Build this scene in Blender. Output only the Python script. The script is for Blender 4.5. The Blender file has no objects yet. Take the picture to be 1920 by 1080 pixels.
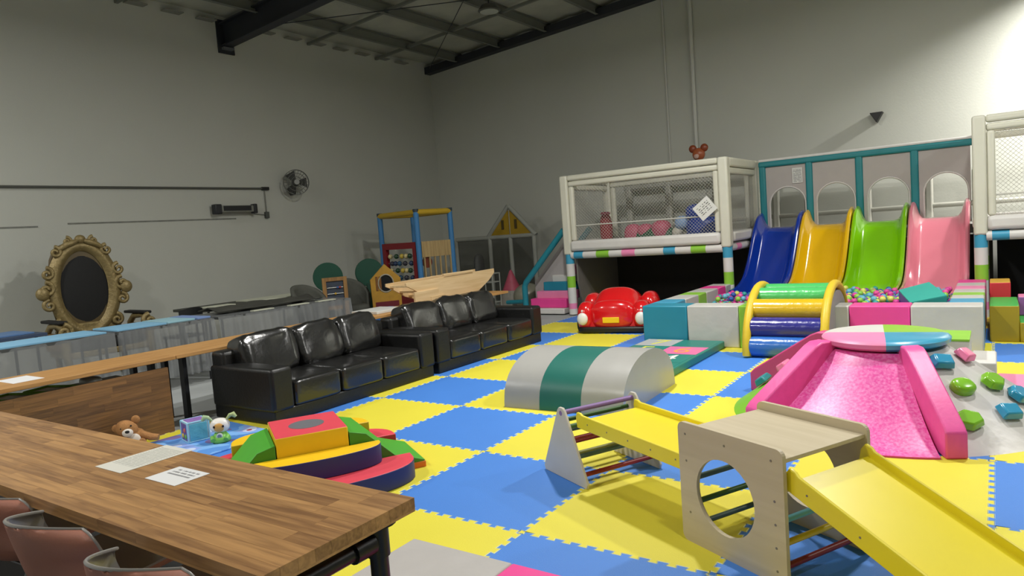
import bpy, bmesh, math, random
from mathutils import Vector, Matrix
random.seed(7)
sc = bpy.context.scene
col = sc.collection
PI = math.pi
def R(d): return math.radians(d)

# ---------------------------------------------------------------- camera
F, YAW, PITCH, ROLL = 1315.62, -0.606859, 0.0803161, -0.0739325
cyw, syw, cp, sp = math.cos(YAW), math.sin(YAW), math.cos(PITCH), math.sin(PITCH)
fw = Vector((syw*cp, cyw*cp, -sp)); rt = Vector((cyw, -syw, 0)); up = rt.cross(fw)
r2 = rt*math.cos(ROLL)+up*math.sin(ROLL); u2 = -rt*math.sin(ROLL)+up*math.cos(ROLL)
cam = bpy.data.objects.new('camera', bpy.data.cameras.new('camera')); col.objects.link(cam)
cam.data.sensor_width = 36; cam.data.lens = 36*F/1920; cam.data.clip_end = 100
M4 = Matrix((r2, u2, -fw)).transposed().to_4x4(); M4.translation = (3.03944, -2.8566, 1.54666)
cam.matrix_world = M4
sc.camera = cam
# ---------------------------------------------------------------- world, lights, exposure
sc.view_settings.view_transform = 'Standard'; sc.view_settings.look = 'None'
sc.view_settings.exposure = 0.0; sc.view_settings.gamma = 1; sc.view_settings.use_curve_mapping = False
w = bpy.data.worlds.new('world'); sc.world = w; w.use_nodes = True
w.node_tree.nodes['Background'].inputs[0].default_value = (0.80, 0.84, 0.9, 1)
w.node_tree.nodes['Background'].inputs[1].default_value = 0.10
def lamp(name, loc, power, size=0.34, colr=(1, 0.985, 0.94), target=None, spread=180):
    l = bpy.data.lights.new(name, 'AREA'); l.shape = 'DISK'; l.size = size; l.energy = power; l.color = colr; l.spread = R(spread)
    o = bpy.data.objects.new(name, l); col.objects.link(o); o.location = loc
    if target: o.rotation_euler = (Vector(target)-Vector(loc)).to_track_quat('-Z', 'Y').to_euler()
    return o
lamp('bay_and_fill_light', (-0.4, 3.5, 5.15), 235)
lamp('bay_and_fill_light', (3.4, 4.2, 5.15), 165)
lamp('bay_and_fill_light', (7.2, 4.6, 5.15), 150)
lamp('bay_and_fill_light', (3.4, -0.8, 5.15), 62)
lamp('bay_and_fill_light', (-1.8, -3.6, 5.15), 170)
lamp('bay_and_fill_light', (-5.6, -2.4, 5.15), 150)  # unseen fill lamp, added to brighten the left wall
lamp('bay_and_fill_light', (5.1, 9.9, 4.9), 170, 0.34, (1, 0.98, 0.93), (4.2, 10.76, 3.1), 92)

# ---------------------------------------------------------------- helpers
def lin(h):
    if isinstance(h, str):
        h = h.lstrip('#'); c = [int(h[i:i+2], 16)/255 for i in (0, 2, 4)]
    else: c = [v/255 for v in h]
    return tuple(v/12.92 if v <= .04045 else ((v+.055)/1.055)**2.4 for v in c)+(1,)
_m = {}
def M(h, rough=.5, var=.06, vs=6., bump=0., bs=60., metal=0., coat=0., name='paint', trans=0., alpha=1., spec=.5):
    key = (h, rough, var, vs, bump, bs, metal, coat, name, trans, alpha, spec)
    if key in _m: return _m[key]
    m = bpy.data.materials.new(name); m.use_nodes = True
    nt = m.node_tree; N = nt.nodes; L = nt.links; b = N['Principled BSDF']
    c = lin(h); b.inputs['Roughness'].default_value = rough; b.inputs['Metallic'].default_value = metal
    b.inputs['Coat Weight'].default_value = coat; b.inputs['Coat Roughness'].default_value = .08
    b.inputs['Transmission Weight'].default_value = trans; b.inputs['Alpha'].default_value = alpha
    b.inputs['Specular IOR Level'].default_value = spec
    tc = N.new('ShaderNodeTexCoord')
    if var > 0:
        no = N.new('ShaderNodeTexNoise'); no.inputs['Scale'].default_value = vs; no.inputs['Detail'].default_value = 4
        L.new(tc.outputs['Object'], no.inputs['Vector'])
        mr = N.new('ShaderNodeMapRange'); mr.inputs[3].default_value = 1-var*1.6; mr.inputs[4].default_value = 1+var*1.6
        L.new(no.outputs['Fac'], mr.inputs[0])
        hs = N.new('ShaderNodeHueSaturation'); hs.inputs['Color'].default_value = c
        L.new(mr.outputs[0], hs.inputs['Value']); L.new(hs.outputs[0], b.inputs['Base Color'])
    else: b.inputs['Base Color'].default_value = c
    if bump > 0:
        n2 = N.new('ShaderNodeTexNoise'); n2.inputs['Scale'].default_value = bs; n2.inputs['Detail'].default_value = 3
        L.new(tc.outputs['Object'], n2.inputs['Vector'])
        bu = N.new('ShaderNodeBump'); bu.inputs['Strength'].default_value = bump; bu.inputs['Distance'].default_value = .02
        L.new(n2.outputs['Fac'], bu.inputs['Height']); L.new(bu.outputs[0], b.inputs['Normal'])
    _m[key] = m; return m
def wood(name, c1, c2, rough=.45, along='X', rnd=.35, scale=1., coat=0., glue=0):
    key = (name, c1, c2, along)
    if key in _m: return _m[key]
    m = bpy.data.materials.new(name); m.use_nodes = True
    nt = m.node_tree; N = nt.nodes; L = nt.links; b = N['Principled BSDF']; b.inputs['Roughness'].default_value = rough
    b.inputs['Coat Weight'].default_value = coat
    tc = N.new('ShaderNodeTexCoord'); oi = N.new('ShaderNodeObjectInfo')
    off = N.new('ShaderNodeVectorMath'); off.operation = 'MULTIPLY_ADD'
    L.new(oi.outputs['Random'], off.inputs[0]); off.inputs[1].default_value = (37, 19, 23); L.new(tc.outputs['Object'], off.inputs[2])
    mp = N.new('ShaderNodeMapping'); s = {'X': (2, 30, 30), 'Y': (30, 2, 30), 'Z': (30, 30, 2)}[along]
    mp.inputs['Scale'].default_value = [v*scale for v in s]
    L.new(off.outputs[0], mp.inputs['Vector'])
    no = N.new('ShaderNodeTexNoise'); no.inputs['Scale'].default_value = 1.6; no.inputs['Detail'].default_value = 7; no.inputs['Distortion'].default_value = .6
    L.new(mp.outputs[0], no.inputs['Vector'])
    ad = N.new('ShaderNodeMath'); ad.operation = 'MULTIPLY_ADD'; ad.inputs[1].default_value = rnd; ad.inputs[2].default_value = -rnd/2
    L.new(oi.outputs['Random'], ad.inputs[0])
    a2 = N.new('ShaderNodeMath'); L.new(no.outputs['Fac'], a2.inputs[0]); L.new(ad.outputs[0], a2.inputs[1])
    cr = N.new('ShaderNodeValToRGB'); cr.color_ramp.elements[0].position = .25; cr.color_ramp.elements[1].position = .75
    cr.color_ramp.elements[0].color = lin(c1); cr.color_ramp.elements[1].color = lin(c2)
    L.new(a2.outputs[0], cr.inputs[0]); L.new(cr.outputs[0], b.inputs['Base Color'])
    bu = N.new('ShaderNodeBump'); bu.inputs['Strength'].default_value = .08; L.new(no.outputs['Fac'], bu.inputs['Height']); L.new(bu.outputs[0], b.inputs['Normal'])
    _m[key] = m; return m
def printed(name, base, ink, lines, lw, words=40., x0=-.4, x1=.4, y0=-.4, y1=.4, amount=.5):
    # flat print: rows of blurred small words on a sheet, in the sheet's own unit coordinates
    m = bpy.data.materials.new(name); m.use_nodes = True
    nt = m.node_tree; N = nt.nodes; L = nt.links; b = N['Principled BSDF']; b.inputs['Roughness'].default_value = .6
    tc = N.new('ShaderNodeTexCoord'); sx = N.new('ShaderNodeSeparateXYZ'); L.new(tc.outputs['Object'], sx.inputs[0])
    def mth(op, a, bb, c=None):
        n = N.new('ShaderNodeMath'); n.operation = op
        for i, v in enumerate((a, bb, c)):
            if v is None: continue
            if isinstance(v, (int, float)): n.inputs[i].default_value = v
            else: L.new(v, n.inputs[i])
        return n.outputs[0]
    row = mth('MULTIPLY', sx.outputs[1], lines)
    fr = mth('FRACT', row, None); on = mth('LESS_THAN', fr, lw)
    fl = mth('FLOOR', row, None)
    cx = N.new('ShaderNodeCombineXYZ'); L.new(mth('MULTIPLY', sx.outputs[0], words), cx.inputs[0]); L.new(mth('MULTIPLY', fl, 7.3), cx.inputs[1])
    no = N.new('ShaderNodeTexNoise'); no.inputs['Scale'].default_value = 1.; L.new(cx.outputs[0], no.inputs['Vector'])
    wd = mth('GREATER_THAN', no.outputs['Fac'], 1-amount)
    inx = mth('MULTIPLY', mth('GREATER_THAN', sx.outputs[0], x0), mth('LESS_THAN', sx.outputs[0], x1))
    iny = mth('MULTIPLY', mth('GREATER_THAN', sx.outputs[1], y0), mth('LESS_THAN', sx.outputs[1], y1))
    f = mth('MULTIPLY', mth('MULTIPLY', on, wd), mth('MULTIPLY', inx, iny))
    mx = N.new('ShaderNodeMix'); mx.data_type = 'RGBA'; L.new(f, mx.inputs[0]); mx.inputs[6].default_value = lin(base); mx.inputs[7].default_value = lin(ink)
    L.new(mx.outputs[2], b.inputs['Base Color']); return m

class MB:
    def __init__(s): s.v = []; s.f = []; s.m = []
    def add(s, vs, fs, mi=0):
        n = len(s.v); s.v += [tuple(v) for v in vs]
        for f in fs: s.f.append([n+i for i in f]); s.m.append(mi)
        return s
    def box(s, x0, x1, y0, y1, z0, z1, mi=0):
        return s.add([(x, y, z) for z in (z0, z1) for y in (y0, y1) for x in (x0, x1)],
            [(0, 2, 3, 1), (4, 5, 7, 6), (0, 1, 5, 4), (2, 6, 7, 3), (0, 4, 6, 2), (1, 3, 7, 5)], mi)
    def prism(s, poly, a, b, ax='z', mi=0, mtop=None, mbot=None):
        n = len(poly)
        def P(u, v, t): return {'z': (u, v, t), 'y': (u, t, v), 'x': (t, u, v)}[ax]
        k = len(s.v); s.v += [P(u, v, a) for u, v in poly]+[P(u, v, b) for u, v in poly]
        for i in range(n):
            j = (i+1) % n; s.f.append([k+i, k+j, k+n+j, k+n+i]); s.m.append(mi)
        s.f.append([k+i for i in range(n)][::-1]); s.m.append(mi if mbot is None else mbot)
        s.f.append([k+n+i for i in range(n)]); s.m.append(mi if mtop is None else mtop)
        return s
    def tube(s, path, r, n=10, mi=0, caps=True, closed=False):
        pts = [Vector(p) for p in path]; k = len(s.v); m = len(pts)
        rr = r if isinstance(r, (list, tuple)) else [r]*m
        ref = None
        for i, p in enumerate(pts):
            a = pts[(i-1) % m] if (closed or i > 0) else p; b = pts[(i+1) % m] if (closed or i < m-1) else p
            t = (b-a).normalized()
            if ref is None: ref = t.orthogonal().normalized()
            ref = (ref-t*ref.dot(t)); ref = ref.normalized() if ref.length > 1e-6 else t.orthogonal().normalized()
            bi = t.cross(ref)
            for q in range(n):
                an = 2*PI*q/n; s.v.append(tuple(p+rr[i]*(math.cos(an)*ref+math.sin(an)*bi)))
        for i in range(m if closed else m-1):
            for q in range(n):
                i2 = (i+1) % m
                s.f.append([k+i*n+q, k+i*n+(q+1) % n, k+i2*n+(q+1) % n, k+i2*n+q]); s.m.append(mi)
        if caps and not closed:
            s.f.append([k+q for q in range(n)][::-1]); s.m.append(mi); s.f.append([k+(m-1)*n+q for q in range(n)]); s.m.append(mi)
        return s
    def cyl(s, p0, p1, r, n=16, mi=0, r1=None):
        return s.tube([p0, p1], [r, r if r1 is None else r1], n, mi)
    def sell(s, c, r, e1=1., e2=1., nu=24, nv=14, mi=0, bow=0., mat=None):
        # superellipsoid
        def pw(x, e): return math.copysign(abs(x)**e, x)
        k = len(s.v); C = Vector(c)
        for i in range(nv+1):
            ph = -PI/2+PI*i/nv
            for j in range(nu):
                th = 2*PI*j/nu
                x = r[0]*pw(math.cos(ph), e1)*pw(math.cos(th), e2); y = r[1]*pw(math.cos(ph), e1)*pw(math.sin(th), e2); z = r[2]*pw(math.sin(ph), e1)
                p = Vector((x, y, z))
                if mat is not None: p = mat @ p
                s.v.append(tuple(C+p))
        for i in range(nv):
            for j in range(nu):
                a = k+i*nu+j; b = k+i*nu+(j+1) % nu
                s.f.append([a, b, b+nu, a+nu]); s.m.append(mi)
        return s
    def lathe(s, prof, c=(0, 0, 0), n=24, mi=0):
        k = len(s.v); m = len(prof)
        for r, z in prof:
            for q in range(n): s.v.append((c[0]+r*math.cos(2*PI*q/n), c[1]+r*math.sin(2*PI*q/n), c[2]+z))
        for i in range(m-1):
            for q in range(n): s.f.append([k+i*n+q, k+i*n+(q+1) % n, k+(i+1)*n+(q+1) % n, k+(i+1)*n+q]); s.m.append(mi)
        s.f.append([k+q for q in range(n)][::-1]); s.m.append(mi); s.f.append([k+(m-1)*n+q for q in range(n)]); s.m.append(mi)
        return s
    def grid(s, fn, nu, nv, mi=0, closed_u=False, mfn=None):
        k = len(s.v)
        for i in range(nu+1):
            for j in range(nv+1): s.v.append(tuple(fn(i/nu, j/nv)))
        for i in range(nu):
            for j in range(nv):
                a = k+i*(nv+1)+j; s.f.append([a, a+nv+1, a+nv+2, a+1]); s.m.append(mi if mfn is None else mfn((i+.5)/nu, (j+.5)/nv))
        return s
    def mesh(s, name, mats, smooth=None, clean=True):
        me = bpy.data.meshes.new(name); me.from_pydata(s.v, [], s.f)
        for mm in (mats if isinstance(mats, (list, tuple)) else [mats]): me.materials.append(mm)
        me.polygons.foreach_set('material_index', s.m)
        if clean:
            bm = bmesh.new(); bm.from_mesh(me); bmesh.ops.remove_doubles(bm, verts=bm.verts, dist=1e-5)
            bmesh.ops.recalc_face_normals(bm, faces=bm.faces); bm.to_mesh(me); bm.free()
        if smooth:
            me.shade_smooth(); me.set_sharp_from_angle(angle=R(smooth))
        me.update(); return me
    def obj(s, name, mats, parent=None, smooth=None, bevel=0., seg=2, loc=None, rz=0., clean=True):
        o = bpy.data.objects.new(name, s.mesh(name, mats, smooth or (40 if bevel else None), clean)); col.objects.link(o)
        if parent: o.parent = parent
        if loc: o.location = loc
        if rz: o.rotation_euler.z = rz
        if bevel: bev(o, bevel, seg)
        return o
def bev(o, wd, seg=2):
    b = o.modifiers.new('bevel', 'BEVEL'); b.width = wd; b.segments = seg; b.limit_method = 'ANGLE'; b.angle_limit = R(40)
    return o
def sub(o, n=1):
    m = o.modifiers.new('sub', 'SUBSURF'); m.levels = n; m.render_levels = n; return o
def tag(o, label=None, cat=None, group=None, kind=None):
    if label: o['label'] = label
    if cat: o['category'] = cat
    if group: o['group'] = group
    if kind: o['kind'] = kind
    return o
def T(name, label, cat, loc=(0, 0, 0), rz=0., group=None):
    o = bpy.data.objects.new(name, None); o.empty_display_size = .1; col.objects.link(o); o.location = loc; o.rotation_euler.z = rz
    return tag(o, label, cat, group)
def link(name, me, parent=None, loc=(0, 0, 0), rot=None):
    o = bpy.data.objects.new(name, me); col.objects.link(o); o.parent = parent; o.location = loc
    if rot: o.rotation_euler = rot
    return o
def copy_tree(o, parent=None):
    c = o.copy(); col.objects.link(c); c.parent = parent
    for ch in list(o.children): copy_tree(ch, c)
    return c
def smoothpath(P, n=6):
    P = [Vector(p) for p in P]; out = []
    for i in range(len(P)-1):
        a = P[max(i-1, 0)]; b = P[i]; c = P[i+1]; d = P[min(i+2, len(P)-1)]
        for k in range(n):
            t = k/n; out.append(.5*((2*b)+(c-a)*t+(2*a-5*b+4*c-d)*t*t+(3*b-a-3*c+d)*t**3))
    out.append(P[-1]); return out
def text(name, body, size, mat, parent, loc, rot=(0, 0, 0), depth=.001):
    c = bpy.data.curves.new(name, 'FONT'); c.body = body; c.size = size; c.extrude = depth; c.align_x = 'CENTER'; c.align_y = 'CENTER'
    o = bpy.data.objects.new(name, c); col.objects.link(o); dg = bpy.context.evaluated_depsgraph_get()
    me = bpy.data.meshes.new_from_object(o.evaluated_get(dg)); bpy.data.objects.remove(o)
    me.materials.clear(); me.materials.append(mat)
    return link(name, me, parent, loc, rot)

# ---------------------------------------------------------------- palette
VW = M('#d9d6d2', .42, .05, 5, .12, 9, name='white vinyl')
VG = M('#b4b2ae', .42, .05, 5, .12, 9, name='grey vinyl')
VPINK = M('#f0489c', .45, .05, 5, .08, 9, name='hot pink vinyl')
VLP = M('#ee8ab6', .42, .05, 5, .08, 9, name='light pink vinyl')
VTEAL = M('#2386a0', .42, .06, 5, .08, 9, name='teal vinyl')
VGRN = M('#8cc63c', .42, .05, 5, .08, 9, name='lime vinyl')
VBLUE = M('#3f9cc0', .42, .05, 5, .08, 9, name='sky vinyl')
BLK = M('#141414', .5, .03, 4, name='black')
STEEL = M('#23252a', .5, .05, 4, name='dark steel')
PLY = wood('birch plywood', '#c3b597', '#d2c5aa', .5, 'X', .1, .35)
YPAINT = M('#f2df2a', .35, .03, 4, name='yellow lacquer')
# ---------------------------------------------------------------- the building
XW, YB, XR, YF = -8.4, 10.76, 12.0, -8.0
def roof_z(x): return 5.62+.062*(x-XW)
WALL = M('#c2c3ba', .85, .035, .8, .06, 40, name='painted concrete')
CONC = M('#a9adad', .7, .07, 2.5, .05, 30, name='concrete')
floor = MB().box(XW, XR, YF, YB, -.12, -.02).obj('floor', CONC); tag(floor, kind='structure', label='grey concrete floor partly covered with foam tiles')
def wallobj(name, x0, x1, y0, y1, h=7.2):
    return tag(MB().box(x0, x1, y0, y1, -.12, h).obj(name, WALL), kind='structure')
wl = MB().box(XW-.2, XW, YF, YB, -.12, roof_z(XW)+.36).obj('wall_left', WALL); tag(wl, kind='structure')
wb = MB().prism([(XW-.2, -.12), (XR+.2, -.12), (XR+.2, roof_z(XR)+.36), (XW-.2, roof_z(XW)+.36)], YB, YB+.2, 'y').obj('wall_back', WALL); tag(wb, kind='structure')
wr = MB().box(XR, XR+.2, YF, YB, -.12, roof_z(XR)+.36).obj('wall_right', WALL); tag(wr, kind='structure')
wf = MB().prism([(XW-.2, -.12), (XR+.2, -.12), (XR+.2, roof_z(XR)+.36), (XW-.2, roof_z(XW)+.36)], YF-.2, YF, 'y').obj('wall_front', WALL); tag(wf, kind='structure')
ROOF = M('#b4b5a8', .8, .16, 1.6, .5, 14, name='roof insulation')
ceil = MB()
nx = 120
ceil.grid(lambda u, v: (XW-.2+(XR-XW+.4)*u, YF-.2+(YB-YF+.4)*v, roof_z(XW+(XR-XW)*u)+.14+.018*math.sin(u*nx*1.9)+.012*math.sin(v*60)), nx, 60)
ceil = ceil.obj('ceiling', ROOF, smooth=60); tag(ceil, kind='structure', label='dark sagging roof insulation over steel purlins')
PURL = M('#75776f', .6, .08, 3, name='galvanised purlin'); DSTEEL = M('#2b2d33', .55, .08, 3, name='painted steel')
for x in (-7.4, -6.15, -4.9, -3.65, -2.4, -1.15, .1, 1.35):
    m = MB(); z = roof_z(x)-.06
    m.box(-.035, .035, YF, YB, -.0, .01); m.box(-.035, -.028, YF, YB, 0, .2); m.box(-.035, .035, YF, YB, .19, .2)
    m.obj('purlin', PURL, ceil, loc=(x, 0, z))
for y in (1.3, 3.2, 7.0, 8.9):
    MB().box(XW, 3, -.03, .03, 0, .05).obj('bridging_bar', PURL, ceil, loc=(0, y, 5.60+.062*(0-XW))).rotation_euler.y = -math.atan(.062)
def rafter(y, d=.42, w_=.2):
    m = MB()
    for z0, z1, ww in ((0, .025, w_), (d-.025, d, w_), (.02, d-.02, .022)): m.box(0, XR-XW, -ww/2, ww/2, z0, z1)
    o = m.obj('rafter', DSTEEL, ceil, loc=(XW, y, roof_z(XW)-.38)); o.rotation_euler.y = -math.atan(.062); return o
rf = rafter(5.1)
MB().box(-.0, .03, -.16, .16, -.12, .5).obj('end_plate', DSTEEL, rf)
MB().box(0, .1, -.1, .1, -.06, -.02).obj('bearing_plate', M('#6b6d70', .5, name='grey steel'), rf)
rafter(-2.4)
e = MB().box(0, XR-XW, -.1, .1, 0, .16).obj('edge_rafter', DSTEEL, ceil, loc=(XW, YB-.1, roof_z(XW)-.1)); e.rotation_euler.y = -math.atan(.062)
for y in [i*.62+1.0 for i in range(15)]:
    MB().box(0, .16, -.16, .16, 0, .02).obj('roof_rib_end', M('#8c8c82', .7, name='zinc'), ceil, loc=(XW, y, roof_z(XW)+.02))
def rod(p, q, r=.012): MB().cyl(p, q, r, 6).obj('tie_rod', DSTEEL, ceil)
rod((XW+.3, 5.4, 5.58), (-.5, 10.5, 6.0), .008); rod((XW+.3, 10.4, 5.58), (-2.2, 5.4, 5.95), .008)
# lamp on the ceiling (unlit) and a bracketed strip
hb = T('ceiling_lamp', 'unlit round high bay lamp hanging under the dark roof', 'lamp', (-4.55, 8.0, 5.60))
MB().lathe([(.05, .12), (.14, .1), (.2, .02), (.21, 0), (.19, -.01)]).obj('lamp_shade', M('#54544e', .4, name='lamp grey'), hb, smooth=40)
MB().lathe([(.17, -.012), (.17, -.02)]).obj('lens', M('#b9bdb4', .3, name='lens'), hb)
MB().cyl((0, 0, .1), (0, 0, .5), .012, 8).obj('hanger', DSTEEL, hb)
# ---------------------------------------------------------------- foam tiles
def tile_mesh(name, cmain, cedge):
    n = 11; a = .013; Lp = 1/n
    base = []
    for k in range(n):
        for t, h in ((.26, -a), (.19, a), (.81, a), (.74, -a)): base.append(((k+t)*Lp, h))
    low = [(-a, -a)]+[(t, h) for t, h in base]
    rgt = [(1-a, -a)]+[(1+h, t) for t, h in base]
    top = [(1-a, 1-a)]+[(t, 1+h) for t, h in reversed(base)]
    lef = [(-a, 1-a)]+[(h, t) for t, h in reversed(base)]
    P = low+rgt+top+lef
    def offs(P, d):
        o = []
        m = len(P)
        for i in range(m):
            a_ = Vector(P[i-1]); b_ = Vector(P[i]); c_ = Vector(P[(i+1) % m])
            d1 = (b_-a_).normalized(); d2 = (c_-b_).normalized(); n1 = Vector((-d1.y, d1.x)); n2 = Vector((-d2.y, d2.x))
            nn = n1+n2; nn = nn/max(nn.dot(n1), .45) if nn.length > 1e-6 else n1
            o.append(tuple(b_+nn*d))
        return o
    A = offs(P, .0008); B = offs(P, .0036); m = len(P)
    vs = [(x, y, -.02) for x, y in A]+[(x, y, -.0035) for x, y in A]+[(x, y, 0) for x, y in B]
    fs = []; mi = []
    for k in (0, 1):
        for i in range(m): j = (i+1) % m; fs.append([k*m+i, k*m+j, (k+1)*m+j, (k+1)*m+i]); mi.append(1)
    fs.append([2*m+i for i in range(m)]); mi.append(0)
    me = bpy.data.meshes.new(name); me.from_pydata(vs, [], fs); me.materials.append(cmain); me.materials.append(cedge)
    me.polygons.foreach_set('material_index', mi); me.update(); return me
FB = M('#4684da', .55, .035, 2.2, .12, 150, name='blue foam'); FBe = M('#a9c6ee', .7, 0, name='blue foam cut edge')
FY = M('#e4d840', .55, .03, 2.2, .12, 150, name='yellow foam'); FYe = M('#f8f4b4', .7, 0, name='yellow foam cut edge')
tb, ty = tile_mesh('blue_tile', FB, FBe), tile_mesh('yellow_tile', FY, FYe)
for i in range(-3, 6):
    for j in range(-3, 9):
        if (i == -3 and j < 0) or (j < -1 and i < 1) or (j == -1 and i < -2): continue
        o = link('foam_tile', tb if (i+j) % 2 == 0 else ty, floor, (i, j, 0))
# ---------------------------------------------------------------- things on the walls
GREYP = M('#54554f', .6, .05, name='conduit grey'); LPIPE = M('#c9c9c2', .6, .03, name='white pipe')
tag(MB().cyl((XW+.03, -3, 2.69), (XW+.03, 5.68, 2.7), .018, 8).obj('conduit_pipe', GREYP), 'long grey conduit running level along left wall to the fan', 'pipe')
cd = T('drop_conduit', 'short grey conduit dropping from the fan to a junction box', 'pipe', (XW+.03, 5.6, 2.2))
MB().cyl((0, 0, .06), (0, 0, .5), .01, 8).obj('tube', M('#7c7d76', .6, name='tube grey'), cd); MB().box(-.03, .03, -.04, .04, -.06, .06).obj('junction_box', GREYP, cd, bevel=.008)
MB().cyl((0, 0, .0), (0, -.28, .03), .006, 6).obj('cable', GREYP, cd)
MB().box(-.02, .02, -.06, .1, .47, .53).obj('isolator', BLK, cd, bevel=.006)
tag(MB().cyl((-1.75, YB-.05, 2.2), (-1.75, YB-.05, 5.95), .04, 10).obj('white_pipe', LPIPE), 'thick white pipe running up the back wall', 'pipe')
tag(MB().cyl((-2.31, YB-.025, 2.2), (-2.31, YB-.025, 5.95), .018, 8).obj('white_pipe', LPIPE), 'thin white pipe left of the thick one on back wall', 'pipe')
# scuff marks on the wall (thin residue strips)
SC = M('#7e7f78', .9, .25, 9, name='scuff'); 
for a, b in (((2.1, 2.15), (4.95, 2.12)), ((.4, 2.12), (1.7, 2.11))):
    MB().box(0, .004, a[0], b[0], a[1]-.012, a[1]+.012).obj('scuff_mark', SC, wl, loc=(XW, 0, 0))
# wall fan
fan = T('wall_fan', 'grey caged fan mounted high on left wall', 'fan', (XW+.28, 6.15, 2.8), R(-28))
m = MB()
for rr, xx in ((.24, 0), (.24, .05), (.17, .07), (.1, .08)):
    m.tube([(xx, rr*math.cos(t*PI/14), rr*math.sin(t*PI/14)) for t in range(28)], .006, 6, closed=True)
for k in range(24):
    a = k*PI/12; c, s_ = math.cos(a), math.sin(a)
    m.tube([(.09, .05*c, .05*s_), (.075, .17*c, .17*s_), (.03, .24*c, .24*s_), (-.04, .16*c, .16*s_), (-.06, .05*c, .05*s_)], .0025, 4)
m.obj('cage', M('#5c5d58', .4, metal=.4, name='fan wire'), fan, smooth=60)
for k in range(3):
    bl = MB().grid(lambda u, v: (-.02+.05*(v-.5), (v-.5)*(.06+.14*u), .04+.17*u), 5, 5).obj('blade', M('#3e3f3c', .5, name='fan blade'), fan, smooth=60)
    bl.rotation_euler.x = k*2*PI/3+.5
MB().sell((-.09, 0, 0), (.1, .07, .07), .7, .7).obj('motor', M('#2e2f2d', .5, name='fan motor'), fan, smooth=60)
MB().tube([(-.1, -.0, -.05), (-.12, -.02, -.22), (-.2, -.08, -.22), (-.26, -.13, -.1)], .022, 8).obj('bracket', M('#3a3b38', .5, name='bracket'), fan, smooth=50)
MB().cyl((.085, 0, 0), (.1, 0, 0), .05, 16).obj('hub_badge', M('#8a8b86', .4, name='badge'), fan)
# radiant heater
ht = T('radiant_heater', 'black slim radiant heater on left wall below the conduit', 'heater', (XW+.12, 4.9, 2.32))
MB().box(-.06, .05, -.33, .33, -.06, .06).obj('housing', M('#8d8e86', .45, metal=.5, name='heater reflector'), ht, bevel=.01)
MB().box(.045, .06, -.29, .27, -.035, .05).obj('grille', M('#1e1f20', .5, name='heater grille'), ht)
for y0, y1 in ((-.46, -.33), (.33, .4)): MB().box(-.06, .07, y0, y1, -.09, .085).obj('end_cap', M('#26272a', .5, name='heater cap'), ht, bevel=.015)
for y in (-.2, .2): MB().box(-.12, -.05, y-.02, y+.02, -.02, .02).obj('wall_bracket', GREYP, ht)
# black wedge speaker on back wall
sp_ = MB().prism([(-.1, .07), (.1, .07), (.0, -.1)], -.18, 0, 'y').obj('wall_speaker', BLK, bevel=.008); sp_.location = (1.41, YB, 3.02); tag(sp_, 'small black triangular speaker high on back wall', 'speaker')
# bear balloon above the left platform
bb = T('bear_balloon', 'brown foil bear head balloon floating above white play platform', 'balloon', (-1.5, 10.1, 2.39))
BRB = M('#a85a35', .35, .1, name='brown foil')
MB().sell((0, 0, .33), (.12, .08, .12), 1, 1).obj('head', BRB, bb, smooth=60)
for sx in (-1, 1): MB().sell((sx*.11, 0, .44), (.075, .05, .075), 1, 1, 16, 10).obj('ear', M('#8c4326', .35, .1, name='brown foil ear'), bb, smooth=60)
MB().sell((-.02, -.075, .29), (.05, .03, .045), 1, 1, 14, 8).obj('muzzle', M('#c9a79a', .4, name='muzzle foil'), bb, smooth=60)
MB().cyl((0, 0, -1.23), (0, 0, .22), .003, 5).obj('string', LPIPE, bb)
# ---------------------------------------------------------------- foreground desk
STV = wood('acacia stave', '#7d5835', '#b98c58', .42, 'X', .3, 1., .15)
STVy = wood('acacia stave lengthwise', '#5d4228', '#92693d', .5, 'Y', .34, 1., .0)
_st = {}
def stave(L, wd, t, along, mat):
    k = (round(L, 3), round(wd, 4), round(t, 4), along)
    if k not in _st:
        m = MB()
        if along == 'X': m.box(0, L-.0006, 0, wd-.0006, 0, t)
        else: m.box(0, wd-.0006, 0, L-.0006, 0, t)
        _st[k] = m.mesh('stave', mat)
    return _st[k]
def staved_x(parent, x0, x1, y0, y1, z0, z1, rows, mat):
    wd = (y1-y0)/rows
    for r in range(rows):
        x = x0
        while x < x1-.001:
            L = min(random.choice((.24, .32, .4, .48, .56)), x1-x)
            if x1-x-L < .12: L = x1-x
            link('stave', stave(L, wd, z1-z0, 'X', mat), parent, (x, y0+r*wd, z0)); x += L
def staved_yz(parent, x, y0, y1, z0, z1, rows, t, mat):
    ht_ = (z1-z0)/rows
    for r in range(rows):
        y = y0
        while y < y1-.001:
            L = min(random.choice((.18, .26, .34, .42)), y1-y)
            if y1-y-L < .1: L = y1-y
            k = ('yz', round(L, 3), round(ht_, 4))
            if k not in _st: _st[k] = MB().box(0, t, 0, L-.0006, 0, ht_-.0006).mesh('stave', mat)
            link('stave', _st[k], parent, (x, y, z0+r*ht_)); y += L
desk = T('wooden_desk', 'long laminated wooden desk with black pipe legs in the foreground', 'desk', (1.49, -1.26, 0))
dt = MB().box(-4.3, -.001, -.575, -.001, .675, .683).obj('tabletop', STV, desk)
staved_x(dt, -4.3, 0, -.575, 0, .683, .72, 10, STV)
um = MB().box(-3.0, .98, -3.0, -1.02, 0, .012).obj('desk_shade_sheet', M('#1a1a1b', .8, .1, 8, name='shade black'), loc=(0, 0, -.02)); tag(um, 'shade black sheet added on the floor to darken it beneath the wooden desk', 'mat')  # added black sheet that paints in the deep shade under the desk
PIPE = M('#1b1b1d', .38, .06, 5, .05, 40, metal=.3, name='black pipe')
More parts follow.
